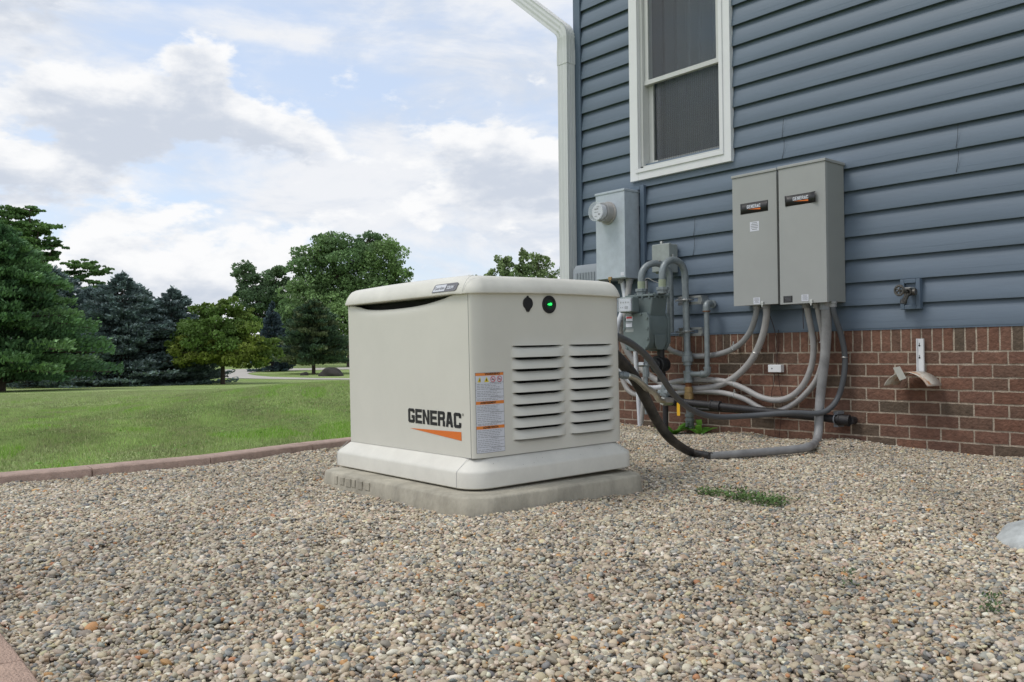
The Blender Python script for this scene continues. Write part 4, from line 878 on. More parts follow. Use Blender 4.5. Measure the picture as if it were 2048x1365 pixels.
def wires():
    c = wq(1535, 745, 1561, 730, -.05); T = empty('sensor_box', ((c[0] + c[1]) / 2, -.03, c[2]), 'small white rectangular box fixed to the brick below the switch boxes', 'sensor box')
    mb = MB(); mb.box(c[0], c[1], -.045, .0, c[2], c[3]); mb.build('case', M['white'], T, bevel=.004)
    mb = MB(); mb.cyl((c[0] + .035, -.0465, (c[2] + c[3]) / 2), (c[0] + .035, -.0452, (c[2] + c[3]) / 2), .006, 12); mb.build('screw', M['inkgrey'], T)
    for lab, P in (('thin brown wire running down from the narrower switch box to the small white box', [(1537, 625, -.06), (1546, 650, -.03), (1553, 680, -.015), (1552, 705, -.012), (1557, 731, -.02)]),
                   ('thin brown wire beside it, running from siding edge to the small white box', [(1557, 660, -.012), (1558, 690, -.012), (1554, 712, -.012), (1553, 731, -.02)]),
                   ('left brown wire hanging from the small white box to the gravel', [(1549, 745, -.02), (1548, 765, -.012), (1543, 790, -.012), (1547, 825, -.012), (1551, 880, -.012)]),
                   ('right brown wire hanging from the small white box to the gravel', [(1556, 745, -.02), (1559, 770, -.012), (1565, 800, -.012), (1562, 840, -.012), (1558, 878, -.012)]),
                   ('short dark wire hanging under the larger switch box', [(1608, 608, -.1), (1606, 630, -.06), (1607, 658, -.03)])):
        o = MB().tube([W(*p) for p in P], .0024, 6).build('wire', M['wire']); tag(o, lab, 'wire', 'thin wires at the wall')
wires()

# ------------------------------------------------------------------ hose bibb and hanger
def bibb():
    c = wq(1801, 620, 1840, 557, -.03); T = empty('hose_bibb', ((c[0] + c[1]) / 2, 0, c[2]), 'weathered outdoor tap on a blue mounting block, right of the switch boxes', 'tap')
    mb = MB(); a, b_, z0, z1 = c; e = .028
    mb.box(a, a + e, -.035, .01, z0, z1); mb.box(b_ - e, b_, -.035, .01, z0, z1); mb.box(a + e, b_ - e, -.035, .01, z1 - e, z1); mb.box(a + e, b_ - e, -.035, .01, z0, z0 + e)
    mb.build('mounting_block', M['bluetrim'], T, bevel=.004)
    mb = MB(); mb.box(a + e, b_ - e, -.012, .01, z0 + e, z1 - e); mb.build('block_plate', M['bluetrim'], T)
    p = Vector(((a + b_) / 2 + .01, -.012, (z0 + z1) / 2 + .01))
    mb = MB(); mb.cyl(p, p + Vector((0, -.08, 0)), .018, 14); mb.cyl(p + Vector((0, -.08, 0)), p + Vector((0, -.05, 0)), .026, 12); mb.cyl(p + Vector((0, -.065, .0)), p + Vector((-.02, -.085, -.055)), .016, 12); mb.cyl(p + Vector((-.02, -.085, -.05)), p + Vector((-.024, -.09, -.075)), .021, 14); mb.build('spout', M['bibb'], T, bevel=.002)
    mb = MB(); q = p + Vector((-.02, -.15, .01)); mb.cyl(p + Vector((0, -.08, 0)), q, .009, 8); mb.ring(q, (0.15, 1, 0), .030, .009, 20); 
    for k in range(5):
        an = k * 2 * math.pi / 5; mb.cyl(q, q + Vector((math.cos(an) * .03, 0, math.sin(an) * .03)), .005, 6)
    mb.build('hand_wheel', M['bibb'], T)
    mb = MB(); q = p + Vector((.03, -.06, .0)); mb.cyl(p + Vector((0, -.06, 0)), q, .014, 10); mb.cyl(q, q + Vector((.018, 0, 0)), .022, 12); mb.build('vacuum_breaker', M['bibb'], T, bevel=.002)
    mb = MB(); mb.box(p.x - .02, p.x + .02, -.09, -.02, p.z + .024, p.z + .032); mb.build('clip', M['boxgrey'], T, bevel=.002)
bibb()
def hanger():
    a = W(1832, 678, -.02); b_ = W(1847, 745, -.02); T = empty('hose_hanger', (a.x, 0, b_.z), 'white metal garden hose hanger with rusty saddle on the brick wall', 'hose hanger')
    xa, xb = a.x, W(1847, 700, -.02).x; z1 = a.z; zs = W(1842, 743, -.03).z
    mb = MB(); mb.box(xa, xb, -.012, -.004, zs - .02, z1); mb.box(xa, xa + .006, -.022, -.0125, zs - .02, z1); mb.box(xb - .006, xb, -.022, -.0125, zs - .02, z1); mb.build('back_strap', M['white'], T, bevel=.0015)
    mb = MB(); xm = (xa + xb) / 2
    for dz in (.045, .125): mb.cyl((xm - .006, -.0138, z1 - dz), (xm - .006, -.0122, z1 - dz), .006, 10); mb.box(xm - .0075, xm - .0045, -.0138, -.0122, z1 - dz + .004, z1 - dz + .018)
    build_each(mb, 'screw_hole', M['dark'], T, smooth=0)
    # saddle: arched sheet, axis along Y, from wall out
    cx = (xa + xb) / 2; R = .154; n = 24; half = math.radians(65); y0, y1 = -.023, -.235; vs = []
    for yv in (y0, y1):
        for i in range(n + 1):
            an = -half + 2 * half * i / n; vs.append((cx + R * math.sin(an), yv, zs - R + R * math.cos(an)))
    mb = MB(); mb.add(vs, [(i, i + 1, n + 2 + i, n + 1 + i) for i in range(n)]); o = mb.build('saddle', M['hangrust'], T); s_ = o.modifiers.new('t', 'SOLIDIFY'); s_.thickness = .003
    mb = MB(); q = [W(1786, 736, -.245), W(1800, 733, -.245), W(1813, 757, -.237), W(1800, 762, -.237)]
    mb.add(q + [p + Vector((0, -.003, 0)) for p in q], [(0, 1, 2, 3), (4, 7, 6, 5), (0, 4, 5, 1), (1, 5, 6, 2), (2, 6, 7, 3), (3, 7, 4, 0)])
    o = mb.build('front_lip', M['hanger'], T, bevel=.001)
hanger()

# ================================================================== generator
def generator():
    G = bpy.data.objects.new('generator', None); COL.objects.link(G); G['local'] = 1
    RM = Matrix(((0.99985673, 0.01659943, -0.00331285), (-0.01664296, 0.99976935, -0.01357453), (0.00308676, 0.01362772, 0.99990237)))
    mm = RM.to_4x4(); mm.translation = Vector((-2.88976, -3.43935, .2)); G.matrix_world = mm
    tag(G, 'large cream standby generator with louvred end, on a concrete pad', 'generator')
    def B(mb, nm, mt, par=None, **k):
        o = mb.build(nm, mt, None, **k); o.parent = par or G; o.matrix_parent_inverse = Matrix(); return o
    Lx, Wy, H = 1.083, .911, .715
    xe = .028                                    # end panel plane, bowed out of the corner
    # footprint corner helper
    def end_outline(xe, ye0, ye1, r=.07, n=8, xs=0.0):
        """outline of the wrap-round end panel, from the front seam round to the rear seam"""
        P = [(xs, ye0)]
        for i in range(n + 1):
            a = -math.pi / 2 + math.pi / 2 * i / n; P.append((xe - r + r * math.cos(a) if xe - r > xs else xs + (xe - xs) * math.cos(a), ye0 + r + r * math.sin(a)))
        for i in range(n + 1):
            a = math.pi / 2 * i / n; P.append((xe - r + r * math.cos(a) if xe - r > xs else xs + (xe - xs) * math.cos(a), ye1 - r + r * math.sin(a)))
        P.append((xs, ye1)); return P
    # --- end panel with louvres: build grid (s along outline, z)
    out = end_outline(xe, 0.0, Wy, r=.07)
    # densify along the flat part
    dense = []
    for (a, b_) in zip(out[:-1], out[1:]):
        d = math.hypot(b_[0] - a[0], b_[1] - a[1]); k = max(1, int(d / .007))
        for i in range(k): dense.append((a[0] + (b_[0] - a[0]) * i / k, a[1] + (b_[1] - a[1]) * i / k))
    dense.append(out[-1])
    slots = [.4785 - .0518 * i for i in range(9)]          # lip heights
    zrows = [(.0005, None)]
    # rows from bottom to top with duplicates at each lip
    z = .0; rows = []
    z_end = slots[-1] - .046
    rows += [(v, 0, 0) for v in np.linspace(0, z_end, 4)]
    for k in range(8, -1, -1):
        zt = slots[k]; zb = (slots[k + 1] if k < 8 else z_end)
        for s in ([.12, .25, .4, .55, .7, .72, .76, .955, .99] if k < 8 else [.1, .22, .35, .5, .65, .8, .9, .955, .99]):
            rows.append((zb + (zt - zb) * s, 1 + k, s))
        rows.append((zt, 50 + k, 1.0))                      # lip row (pushed out)
    rows += [(v, 0, 0) for v in np.linspace(slots[0] + .012, H, 6)]
    cols_ = [(.211, .527), (.556, .852)]
    def lat(y):
        for a, b_ in cols_:
            if a < y < b_:
                e = .07; q_ = min(1, (y - a) / e, (b_ - y) / e); return math.sin(q_ * math.pi / 2) ** .8
        return 0
    def disp(row, y):
        zv, typ, s = row; w_ = lat(y)
        if typ == 0 or w_ == 0: return 0
        if typ >= 50: return w_ * (.023 if typ > 50 else .004)
        k = typ - 1
        # s: 0 at the next lip (below) .. 1 under the upper lip ; recessed under the lip, bulging toward the lower lip
        low = .023 if k < 8 else 0.0
        return w_ * (low * (1 - s) ** .8 * (1 if k < 8 else 0) - .019 * s ** 2.2 + (.006 * math.sin(math.pi * min(1, (1 - s) * 1.6)) if k == 8 else .003 * math.sin(math.pi * (1 - s))))
    vs = []; n = len(dense)
    for rw in rows:
        for (x, y) in dense:
            dd = disp(rw, y); zr = rw[0]
            if 0 < rw[1] < 50 and rw[2] >= .955:
                tp = max(0, (lat(y) - .3) / .7); zr = slots[rw[1] - 1] - (.0004 + ((.0105 + .0145 * max(0, .45 - rw[0]) if rw[1] > 1 else .006) * tp if rw[2] < .98 else 0) + (.0002 if rw[2] < .98 else 0))
            vs.append((x + dd, y, zr))
    fs = []; mi = []
    for j in range(len(rows) - 1):
        dark = rows[j + 1][1] >= 50; near = rows[j][2] > .9 and rows[j][1] > 0
        for i in range(n - 1):
            y = dense[i][1]; w_ = min(lat(dense[i][1]), lat(dense[i + 1][1]))
            fs.append((j * n + i, j * n + i + 1, (j + 1) * n + i + 1, (j + 1) * n + i)); mi.append(1 if 0 < rows[j][1] < 50 and rows[j][2] >= .95 and w_ > .3 else 0)
    mb = MB(); mb.v = vs; mb.f = fs; mb.mi = mi; B(mb, 'louvred_end_panel', [M['gen'], M['dark']], smooth=40)
    # --- left (front) panel with finger recess
    cur = [(-1.083, .708), (-1.03, .706), (-1.0, .703), (-.965, .697), (-.929, .689), (-.885, .681), (-.83, .676), (-.73, .671), (-.62, .670), (-.543, .671), (-.47, .672), (-.40, .675), (-.33, .680), (-.267, .687), (-.20, .696), (-.141, .704), (-.10, .708), (-.002, .709)]
    xs = np.linspace(-Lx + .03, -.003, 90); top = np.interp(xs, [c[0] for c in cur], [c[1] for c in cur])
    # smooth a little
    for _ in range(2): top[1:-1] = (top[:-2] + top[1:-1] * 2 + top[2:]) / 4
    vs = []; prof = [(0, 0), (0, .25), (0, .5), (0, .75), (0, .90), (0, None, -.030), (.0015, None, -.018), (.006, None, -.006), (.014, None, 0.0), (.026, None, -.002)]
    for x, tz in zip(xs, top):
        dep = min(1, max(0, (.709 - tz) / .012))
        for p in prof:
            if len(p) == 2: vs.append((x, 0, tz * p[1] if p[1] < .9 else tz - .05))
            else: vs.append((x, p[0] * dep + (.0 if dep else p[0] * .12), tz + p[2]))
    m_ = len(prof); mb = MB(); mb.add(vs, [(i * m_ + j, (i + 1) * m_ + j, (i + 1) * m_ + j + 1, i * m_ + j + 1) for i in range(len(xs) - 1) for j in range(m_ - 1)])
    # rounded left corner and far sides
    n2 = 8; r = .035; co = []
    for i in range(n2 + 1):
        a = math.pi / 2 * i / n2; co.append((-Lx + r - r * math.sin(a), r - r * math.cos(a)))
    co += [(-Lx, Wy - .03)]; k = len(co)
    mb.add([(x, y, z_) for z_ in (0, .709) for x, y in co], [(i, i + 1, k + i + 1, k + i) for i in range(k - 1)])
    B(mb, 'front_panel', M['gen'], smooth=40)
    mb = MB(); mb.box(-Lx, -.001, Wy - .03, Wy, 0, H); B(mb, 'rear_panel', M['gen'], bevel=.004)
    mb = MB(); mb.box(-Lx + .02, -.012, .06, Wy - .04, .0, H - .01); mb.box(-Lx + .02, -.03, .030, .059, .0, .60); B(mb, 'inner_case', M['dark'], smooth=0)
    # seam line between front and end panels
    mb = MB(); mb.box(-.0035, -.0005, .0015, .02, .0, H - .004); B(mb, 'seam', M['inkgrey'], smooth=0)
    # --- lid : two halves
    def lid_ring(z_, inset, arch=0.0):
        pass
    def lid(name, full):
        # outline rings at several heights, profile from underside lip up
        prof = [(.012, -.004), (.020, -.002), (.0215, .004), (.012, .030), (-.001, .052), (-.012, .063), (-.028, .071), (-.055, .076), (-.30, .093), (-.44, .097)]
        # prof: (offset outward, z above H)
        def ring(off, dz):
            P = []
            x0, x1, y0, y1 = -Lx - off, xe + off, 0 - off, Wy + off; rc = max(.01, .06 + off * .6)
            x0 = min(x0, (x0 + x1) / 2 - .01); x1 = max(x1, (-Lx + xe) / 2 + .01); 
            if y1 - y0 < .02: y0, y1 = (Wy / 2 - .01), (Wy / 2 + .01)
            rc = min(rc, (y1 - y0) / 2, (x1 - x0) / 2)
            for (cx, cy, a0) in ((x1 - rc, y0 + rc, -90), (x1 - rc, y1 - rc, 0), (x0 + rc, y1 - rc, 90), (x0 + rc, y0 + rc, 180)):
                for i in range(9):
                    a = math.radians(a0 + 90 * i / 8); P.append([cx + rc * math.cos(a), cy + rc * math.sin(a), H + dz])
            # straight subdivisions to let the brim arch on the end
            Q = []
            for i, p in enumerate(P):
                Q.append(p); q = P[(i + 1) % len(P)]; d = math.hypot(q[0] - p[0], q[1] - p[1])
                if i % 9 == 8:
                    for s in range(1, 12): Q.append([p[0] + (q[0] - p[0]) * s / 12, p[1] + (q[1] - p[1]) * s / 12, H + dz])
            for p in Q:
                tt = min(1, max(0, p[1] / Wy)); bow = math.sin(math.pi * tt)
                if p[0] > -.05: p[2] += .0065 * bow * (1 if dz < .03 else .6) - .004
                sx_ = min(1, max(0, (p[0] + Lx) / Lx)); p[2] += .006 * math.sin(math.pi * sx_) if p[1] < .1 and dz > .03 else 0
                if dz < .03: p[2] += -.002
            return Q
        R = [ring(*p) for p in prof]; n_ = len(R[0]); vs = [q for r__ in R for q in r__]
        fs = [(j * n_ + i, j * n_ + (i + 1) % n_, (j + 1) * n_ + (i + 1) % n_, (j + 1) * n_ + i) for j in range(len(R) - 1) for i in range(n_)] + [tuple((len(R) - 1) * n_ + i for i in range(n_)), tuple(range(n_ - 1, -1, -1))]
        mb = MB(); mb.add(vs, fs); return B(mb, name, M['genlid'] if 'genlid' in M else M['genskirt'], smooth=50)
    lid('lid', True)
    # lid seam
    mb = MB(); mb.tube([(-.012, -.0225, H + .003), (-.008, -.0140, H + .028), (-.004, -.0015, H + .051), (0, .0105, H + .063), (.004, .027, H + .0715)], .0011, 5, smooth=False); B(mb, 'lid_seam', M['sash'])
    # --- skirt pieces
    def skirt():
        prof = [(-.004, .0), (.001, -.0025), (.006, -.006), (.050, -.044), (.057, -.051), (.060, -.060), (.060, -.120), (.055, -.1245)]
        R = []
        for off, dz in prof:
            P = []; x0, x1, y0, y1 = -Lx - off, xe + off - .008, -off, Wy - .015 + off * .9
            for (cx, cy, a0, rc) in ((x1, y0, -90, .085 + off * .4), (x1, y1, 0, .07 + off * .3), (x0, y1, 90, .06), (x0, y0, 180, .04 + off * .3)):
                ccx = cx - rc if cx == x1 else cx + rc; ccy = cy + rc if cy == y0 else cy - rc
                for i in range(9):
                    a = math.radians(a0 + 90 * i / 8); P.append((ccx + rc * math.cos(a), ccy + rc * math.sin(a), dz))
            R.append(P)
        n_ = len(R[0]); mb = MB(); mb.add([q for r__ in R for q in r__], [(j * n_ + i, j * n_ + (i + 1) % n_, (j + 1) * n_ + (i + 1) % n_, (j + 1) * n_ + i) for j in range(len(R) - 1) for i in range(n_)] + [tuple(range(n_)), tuple((len(R) - 1) * n_ + i for i in range(n_ - 1, -1, -1))])
        B(mb, 'base_skirt', M['genskirt'], smooth=35)
    skirt()
    mb = MB(); mb.tube([(-.022, .0, .0), (-.024, -.012, -.0095), (-.028, -.0515, -.0445), (-.029, -.0585, -.052), (-.030, -.0613, -.061), (-.030, -.0613, -.121)], .0011, 5, smooth=False)
    B(mb, 'skirt_seam', M['sash'])
    mb = MB(); mb.tube([(-Lx - .0, -.003, .0), (-Lx - .012, -.0515, -.0445), (-Lx - .014, -.0613, -.061), (-Lx - .014, -.0613, -.121)], .0011, 5, smooth=False); B(mb, 'skirt_seam', M['sash'])
    # feet under the skirt
    mb = MB()
    for (x, y) in ((-.1, .1), (-.1, Wy - .1), (-Lx + .1, .1), (-Lx + .1, Wy - .1)): mb.box(x - .05, x + .05, y - .05, y + .05, -.16, -.1255)
    [sub(o_, G) for o_ in build_each(mb, 'foot', M['black'], None, smooth=0)]
    # --- lettering on the front panel (y = 0 plane)
    yl = -.0012
    mb = strokes('GENERAC', -.494, -.068, .127, .194, .0175, .10, lambda a, b_: (a, yl, b_ + (a + .28) * -.012))
    B(mb, 'logo_lettering', M['ink'], smooth=0)
    mb = MB(); mb.add([(-.484, yl, .103), (-.069, yl, .109), (-.069, yl, .071)], [(0, 1, 2)]); B(mb, 'logo_wedge', M['orange'], smooth=0)
    mb = MB(); mb.ring((-.055, yl, .185), (0, 1, 0), .0045, .0008, 14); B(mb, 'trade_mark_ring', M['ink'])
    # --- badge on the lid front
    zb = H + .012; mb = MB()
    def lp(x, s): # point on lid front slope; s 0..1 from lower to upper
        return Vector((x, -.0195 + .0135 * s - .003, zb - .004 + .036 * s))
    mb.add([lp(-.243, 0), lp(-.072, 0), lp(-.060, .15), lp(-.052, .85), lp(-.060, 1), lp(-.222, 1), lp(-.232, .9), lp(-.243, .15)], [tuple(range(8))]); o = B(mb, 'badge', M['inkgrey'], smooth=0); s_ = o.modifiers.new('t', 'SOLIDIFY'); s_.thickness = .002
    up_ = Vector((0, -.0012, 0)); mb = MB(); mb.add([lp(-.237, .1) + up_, lp(-.147, .1) + up_, lp(-.135, .9) + up_, lp(-.222, .9) + up_], [(0, 1, 2, 3)]); bp2 = B(mb, 'badge_field', M['paper'], par=o, smooth=0)
    sl_ = math.atan2(.0135, .036); RX = Matrix.Rotation(math.pi / 2 - sl_, 4, 'X')
    textmesh('Guardian', .021, M['inkgrey'], 'badge_word', Matrix.Translation(lp(-.226, .32) + up_ * 2.2) @ RX, o)
    textmesh('22kW', .021, M['paper'], 'badge_rating', Matrix.Translation(lp(-.131, .30) + up_ * 1.2) @ RX, o, bold=.0008)
    # --- end panel fittings
    x = xe
    def dsc(nm, y, z_, r0, mt, th, n_=28, ps=None):
        mb = MB(); mb.cyl((x - .001, y, z_), (x + th, y, z_), r0, n_); return B(mb, nm, mt, bevel=.0015, par=ps)
    yc_ = .310; zc_ = .667; mb = MB(); mb.cyl((x - .001, yc_, zc_), (x + .006, yc_, zc_), .028, 24); mb.prism([(yc_ - .018, zc_ - .02), (yc_ + .018, zc_ - .02), (yc_ + .006, zc_ - .038), (yc_ - .006, zc_ - .038)], 'x', x - .001, x + .005); mb.prism([(yc_ - .008, zc_ + .022), (yc_ + .008, zc_ + .022), (yc_ + .004, zc_ + .034), (yc_ - .004, zc_ + .034)], 'x', x - .001, x + .005)
    B(mb, 'port_cover', M['black'], bevel=.0015)
    bez = dsc('indicator_bezel', .438, .664, .041, M['black'], .006)
    mb = MB(); mb.ring((x + .006, .438, .664), (1, 0, 0), .030, .003, 28); B(mb, 'indicator_rim', M['black'], par=bez)
    mb = MB(); mb.cyl((x + .006, .438, .664), (x + .0068, .438, .664), .020, 24); B(mb, 'indicator_lens', mat('dark_green_lens', (.01, .08, .03), .15), par=bez)
    mb = MB(); mb.prism([(.423, .664), (.432, .668), (.446, .672), (.452, .666), (.448, .660), (.432, .660)], 'x', x + .0069, x + .0075); B(mb, 'indicator_light', M['led'], par=bez, smooth=0)
    # --- warning label (wraps the corner a little; laid on the end panel)
    ya, yb, za, zb = .028, .166, .022, .364
    def xs_(y):   # surface x of the end panel at y
        return float(np.interp(y, [p[1] for p in out[1:11]], [p[0] for p in out[1:11]])) if y < .07 else xe
    def lab(y0, y1, z0, z1, off, mt, nm, par=None):
        ys = np.linspace(y0, y1, 8); vs = [(xs_(y) + off, y, z_) for z_ in (z0, z1) for y in ys]; mb = MB(); mb.add(vs, [(i, i + 1, 9 + i, 8 + i) for i in range(7)]); return B(mb, nm, mt, par=par)
    ya, yb = .016, .160
    base = lab(ya - .0015, yb + .0015, za - .0015, zb + .0015, .0010, M['inkgrey'], 'warning_label')
    bars = []; hh = zb - za
    bar = [(0, .034), (.355, .395), (.665, .705)]
    lab(ya, yb, za, zb, .0014, M['paper'], 'label_paper', base)
    for k, (a, b_) in enumerate(bar):
        lab(ya, yb, zb - hh * b_, zb - hh * a, .0018, M['orangel'], 'label_bar', base)
        tz = zb - hh * b_ + .0028; RYZ = Matrix(((0, 0, 1, 0), (1, 0, 0, 0), (0, 1, 0, 0), (0, 0, 0, 1)))
        word = ('WARNING', 'AVERTISSEMENT', 'ADVERTENCIA')[k]; sx = (1.35, .90, 1.0)[k]; y_s = ya + (.042, .018, .028)[k]
        o = textmesh(word, .0125, M['ink'], 'label_word', Matrix.Translation((0, y_s, tz)) @ RYZ, base, bold=.0004, sx=sx)
        for v in o.data.vertices: v.co.x = xs_(v.co.y) + .0024
    lines = MB(); rows_ = MB()
    def seg(mbx, y0, y1, z_, h, off):
        ys = [y0, (y0 + y1) / 2, y1]; mbx.add([(xs_(y) + off, y, zz_) for zz_ in (z_, z_ + h) for y in ys], [(0, 1, 4, 3), (1, 2, 5, 4)])
    for fz in (.125, .215, .305, .50, .625, .82, .945): seg(lines, ya, yb, zb - hh * fz, .0012, .0019)
    random.seed(3)
    for (a, b_, nrow) in ((.13, .21, 4), (.22, .30, 4), (.31, .35, 2), (.40, .495, 5), (.505, .62, 5), (.63, .66, 2), (.71, .815, 5), (.825, .94, 5), (.95, .99, 2)):
        for i in range(nrow):
            z_ = zb - hh * (a + (b_ - a) * (i + .75) / nrow); y = ya + .004; end = yb - random.uniform(.004, .04)
            while y < end:
                w_ = random.uniform(.006, .02); seg(rows_, y, min(y + w_, end), z_, .0022, .0019); y += w_ + .003
    B(lines, 'label_rule', M['ink'], par=base, smooth=0); B(rows_, 'label_text', mat('faint_print', (.30, .31, .34), .6), par=base, smooth=0)
    # pictograms
    zt_ = zb - hh * .113; ph = hh * .065
    for k in range(2):
        y = ya + .018 + k * .033; mb = MB(); mb.add([(xs_(y) + .0022, y - .013, zt_), (xs_(y) + .0022, y + .013, zt_), (xs_(y) + .0022, y, zt_ + ph)], [(0, 1, 2)]); B(mb, 'hazard_triangle', M['yellow'], par=base, smooth=0)
        mb = MB(); mb.add([(xs_(y) + .0026, y - .002, zt_ + .004), (xs_(y) + .0026, y + .003, zt_ + .004), (xs_(y) + .0026, y + .001, zt_ + ph * .72), (xs_(y) + .0026, y - .003, zt_ + ph * .5)], [(0, 1, 2, 3)]); B(mb, 'hazard_symbol', M['ink'], par=base, smooth=0)
    for k in range(2):
        y = ya + .086 + k * .036; c = Vector((xe + .0022, y, zt_ + ph / 2)); mb = MB(); mb.ring(c, (1, 0, 0), .0125, .0012, 20); mb.cyl(c + Vector((0, -.009, .009)), c + Vector((0, .009, -.009)), .0011, 5); B(mb, 'prohibition_sign', M['red'], par=base)
        mb = MB(); mb.box(c.x - .0006, c.x, y - .007, y + .007, c.z - .003, c.z + .001); B(mb, 'sign_symbol', M['inkgrey'], par=base, smooth=0)
    # --- few dirt specks on the skirt
    mb = MB(); random.seed(5)
    for _ in range(26):
        y = random.uniform(.05, .9); s = random.random(); p = Vector((xe + .006 + .044 * s + .0008, y, -.006 - .038 * s + .0008)); e = random.uniform(.0006, .0018)
        mb.add([p + Vector((0, -e, 0)), p + Vector((e * .7, 0, -e * .7)), p + Vector((0, e, 0)), p + Vector((-e * .7, 0, e * .7))], [(0, 1, 2, 3)])
    B(mb, 'dirt_speck', M['wire'], smooth=0)
generator()

# concrete pad
def pad():
    x0, x1, y0, y1 = SLAB; P = []; prof = [(.006, -.06), (.0, .0), (-.005, .055), (-.009, .062), (-.017, .066), (-.05, .067)]
    rings = []
    for off, z in prof:
        Q = []
        for (cx, cy, a0, rc) in ((x1, y0, -90, .17), (x1, y1, 0, .12), (x0, y1, 90, .12), (x0, y0, 180, .10)):
            ex, ey = (cx + off if cx == x1 else cx - off), (cy - off if cy == y0 else cy + off); ccx = ex - rc if cx == x1 else ex + rc; ccy = ey + rc if cy == y0 else ey - rc
            for i in range(11):
                a = math.radians(a0 + 9 * i); Q.append((ccx + rc * math.cos(a), ccy + rc * math.sin(a), z))
        rings.append(Q)
    n = len(rings[0]); mb = MB(); mb.add([q for r in rings for q in r], [(j * n + i, j * n + (i + 1) % n, (j + 1) * n + (i + 1) % n, (j + 1) * n + i) for j in range(len(rings) - 1) for i in range(n)] + [tuple(range(n - 1, -1, -1)), tuple((len(rings) - 1) * n + i for i in range(n))])
    o = mb.build('concrete_pad', M['concrete'], smooth=50); tag(o, 'low rounded concrete pad under the generator, with cast raised marks', 'concrete pad')
    mb = MB(); y = y0 + .0005
    for i in range(6):
        x = -3.80 + i * .058; mb.box(x, x + .030 + .008 * (i % 3), y - .0032, y + .004, .010 + .004 * (i % 2), .050); 
    [sub(e, o) for e in build_each(mb, 'cast_mark', M['concrete'], None, smooth=0, bevel=.0015)]
pad()

def dome():
    c = (-.895, -2.39); R = .30; hh = .085; nr, na = 14, 48; vs = []; fs = []
    for i in range(nr + 1):
        r = R * math.sin(math.pi / 2 * i / nr); z = hh * math.cos(math.pi / 2 * i / nr) ** .8 - .012
        for j in range(na):
            a = 2 * math.pi * j / na; k = 1 + .03 * math.sin(3 * a + 1) + .02 * math.sin(7 * a); vs.append((c[0] + r * k * math.cos(a), c[1] + r * k * math.sin(a), z + (.003 * math.sin(5 * a + i) if i else 0)))
    for i in range(nr):
        for j in range(na): fs.append((i * na + j, i * na + (j + 1) % na, (i + 1) * na + (j + 1) % na, (i + 1) * na + j))
    mb = MB(); mb.add(vs, fs); o = mb.build('concrete_footing', M['dome'], smooth=60); tag(o, 'pale low concrete dome in the gravel, cut by the right edge', 'concrete footing')
dome()

# ================================================================== plants in the bed
def weed(name, lab, cx, cy, rx, ry, n, size, col, up=.5, grp=None):
    a = rng.uniform(0, 6.283, n); r = np.sqrt(rng.uniform(0, 1, n)); x = cx + rx * r * np.cos(a); y = cy + ry * r * np.sin(a)
    keep = (np.sin(x * 37 + 1) + np.sin(y * 41) + np.sin((x + y) * 23)) > -1.1; x, y = x[keep], y[keep]; n = len(x)
    z = gh(x, y) + rng.uniform(.003, .03 * up * 2, n); p = np.stack([x, y, z], -1)
    d = rng.normal(0, 1, (n, 3)); d[:, 2] = np.abs(d[:, 2]) * up; d /= np.linalg.norm(d, axis=1)[:, None]; s = np.cross(d, [0, 0, 1]); s /= np.linalg.norm(s, axis=1)[:, None] + 1e-6
    L_ = size * rng.uniform(.6, 1.3, (n, 1)); w_ = L_ * .3
    q = np.stack([p, p + d * L_ * .5 + s * w_, p + d * L_, p + d * L_ * .5 - s * w_], 1).reshape(-1, 3)
    c = np.array(col) * rng.uniform(.6, 1.3, (n, 1)); o = nmesh(name, q, 4, M['leaf'], c); tag(o, lab, 'weed', grp); return o
weed('weed', 'wide patch of low green weeds in the gravel below the wall', -2.16, -2.50, .26, .10, 1500, .016, (.13, .215, .07), .5)
weed('weed', 'small green weed sprig in the gravel, between the weed patch and the right corner', -1.21, -3.42, .03, .02, 90, .010, (.12, .18, .09), .8)
weed('weed', 'small green weed sprig near the lower right corner of the gravel', -.835, -3.43, .026, .026, 110, .011, (.12, .19, .08), .9)
def dandelion(u, y, lab, n):
    c = W(u, 868, y); leaves = []; cols = []
    T = []
    for i in range(n):
        a = rng.uniform(0, 6.283); ln = rng.uniform(.12, .22); w_ = .016; up = rng.uniform(.5, 1.3); d = np.array([math.cos(a), math.sin(a), 0]); s = np.array([-math.sin(a), math.cos(a), 0]); P0 = np.array([c.x, c.y, float(gh(c.x, c.y))])
        pr = [P0 + d * ln * t_ + np.array([0, 0, 1]) * ln * (up * t_ - .55 * up * t_ * t_) for t_ in np.linspace(0, 1, 7)]; ww = [.005, .012, .018, w_, .026, .018, .001]
        for k in range(6):
            leaves.append([pr[k] - s * ww[k] * (1.5 if k % 2 else .8), pr[k] + s * ww[k] * (1.5 if k % 2 else .8), pr[k + 1] + s * ww[k + 1] * (.8 if k % 2 else 1.5), pr[k + 1] - s * ww[k + 1] * (.8 if k % 2 else 1.5)]); cols.append(np.array([.16, .38, .05]) * rng.uniform(.7, 1.25))
    o = nmesh('dandelion', np.array(leaves).reshape(-1, 3), 4, M['leaf'], np.array(cols)); tag(o, lab, 'weed', 'leafy green weeds at the foot of the gas pipe')
dandelion(1350, -.22, 'leafy bright green weed left of the gas pipe foot', 18)
dandelion(1400, -.20, 'leafy bright green weed right of the gas pipe foot', 13)

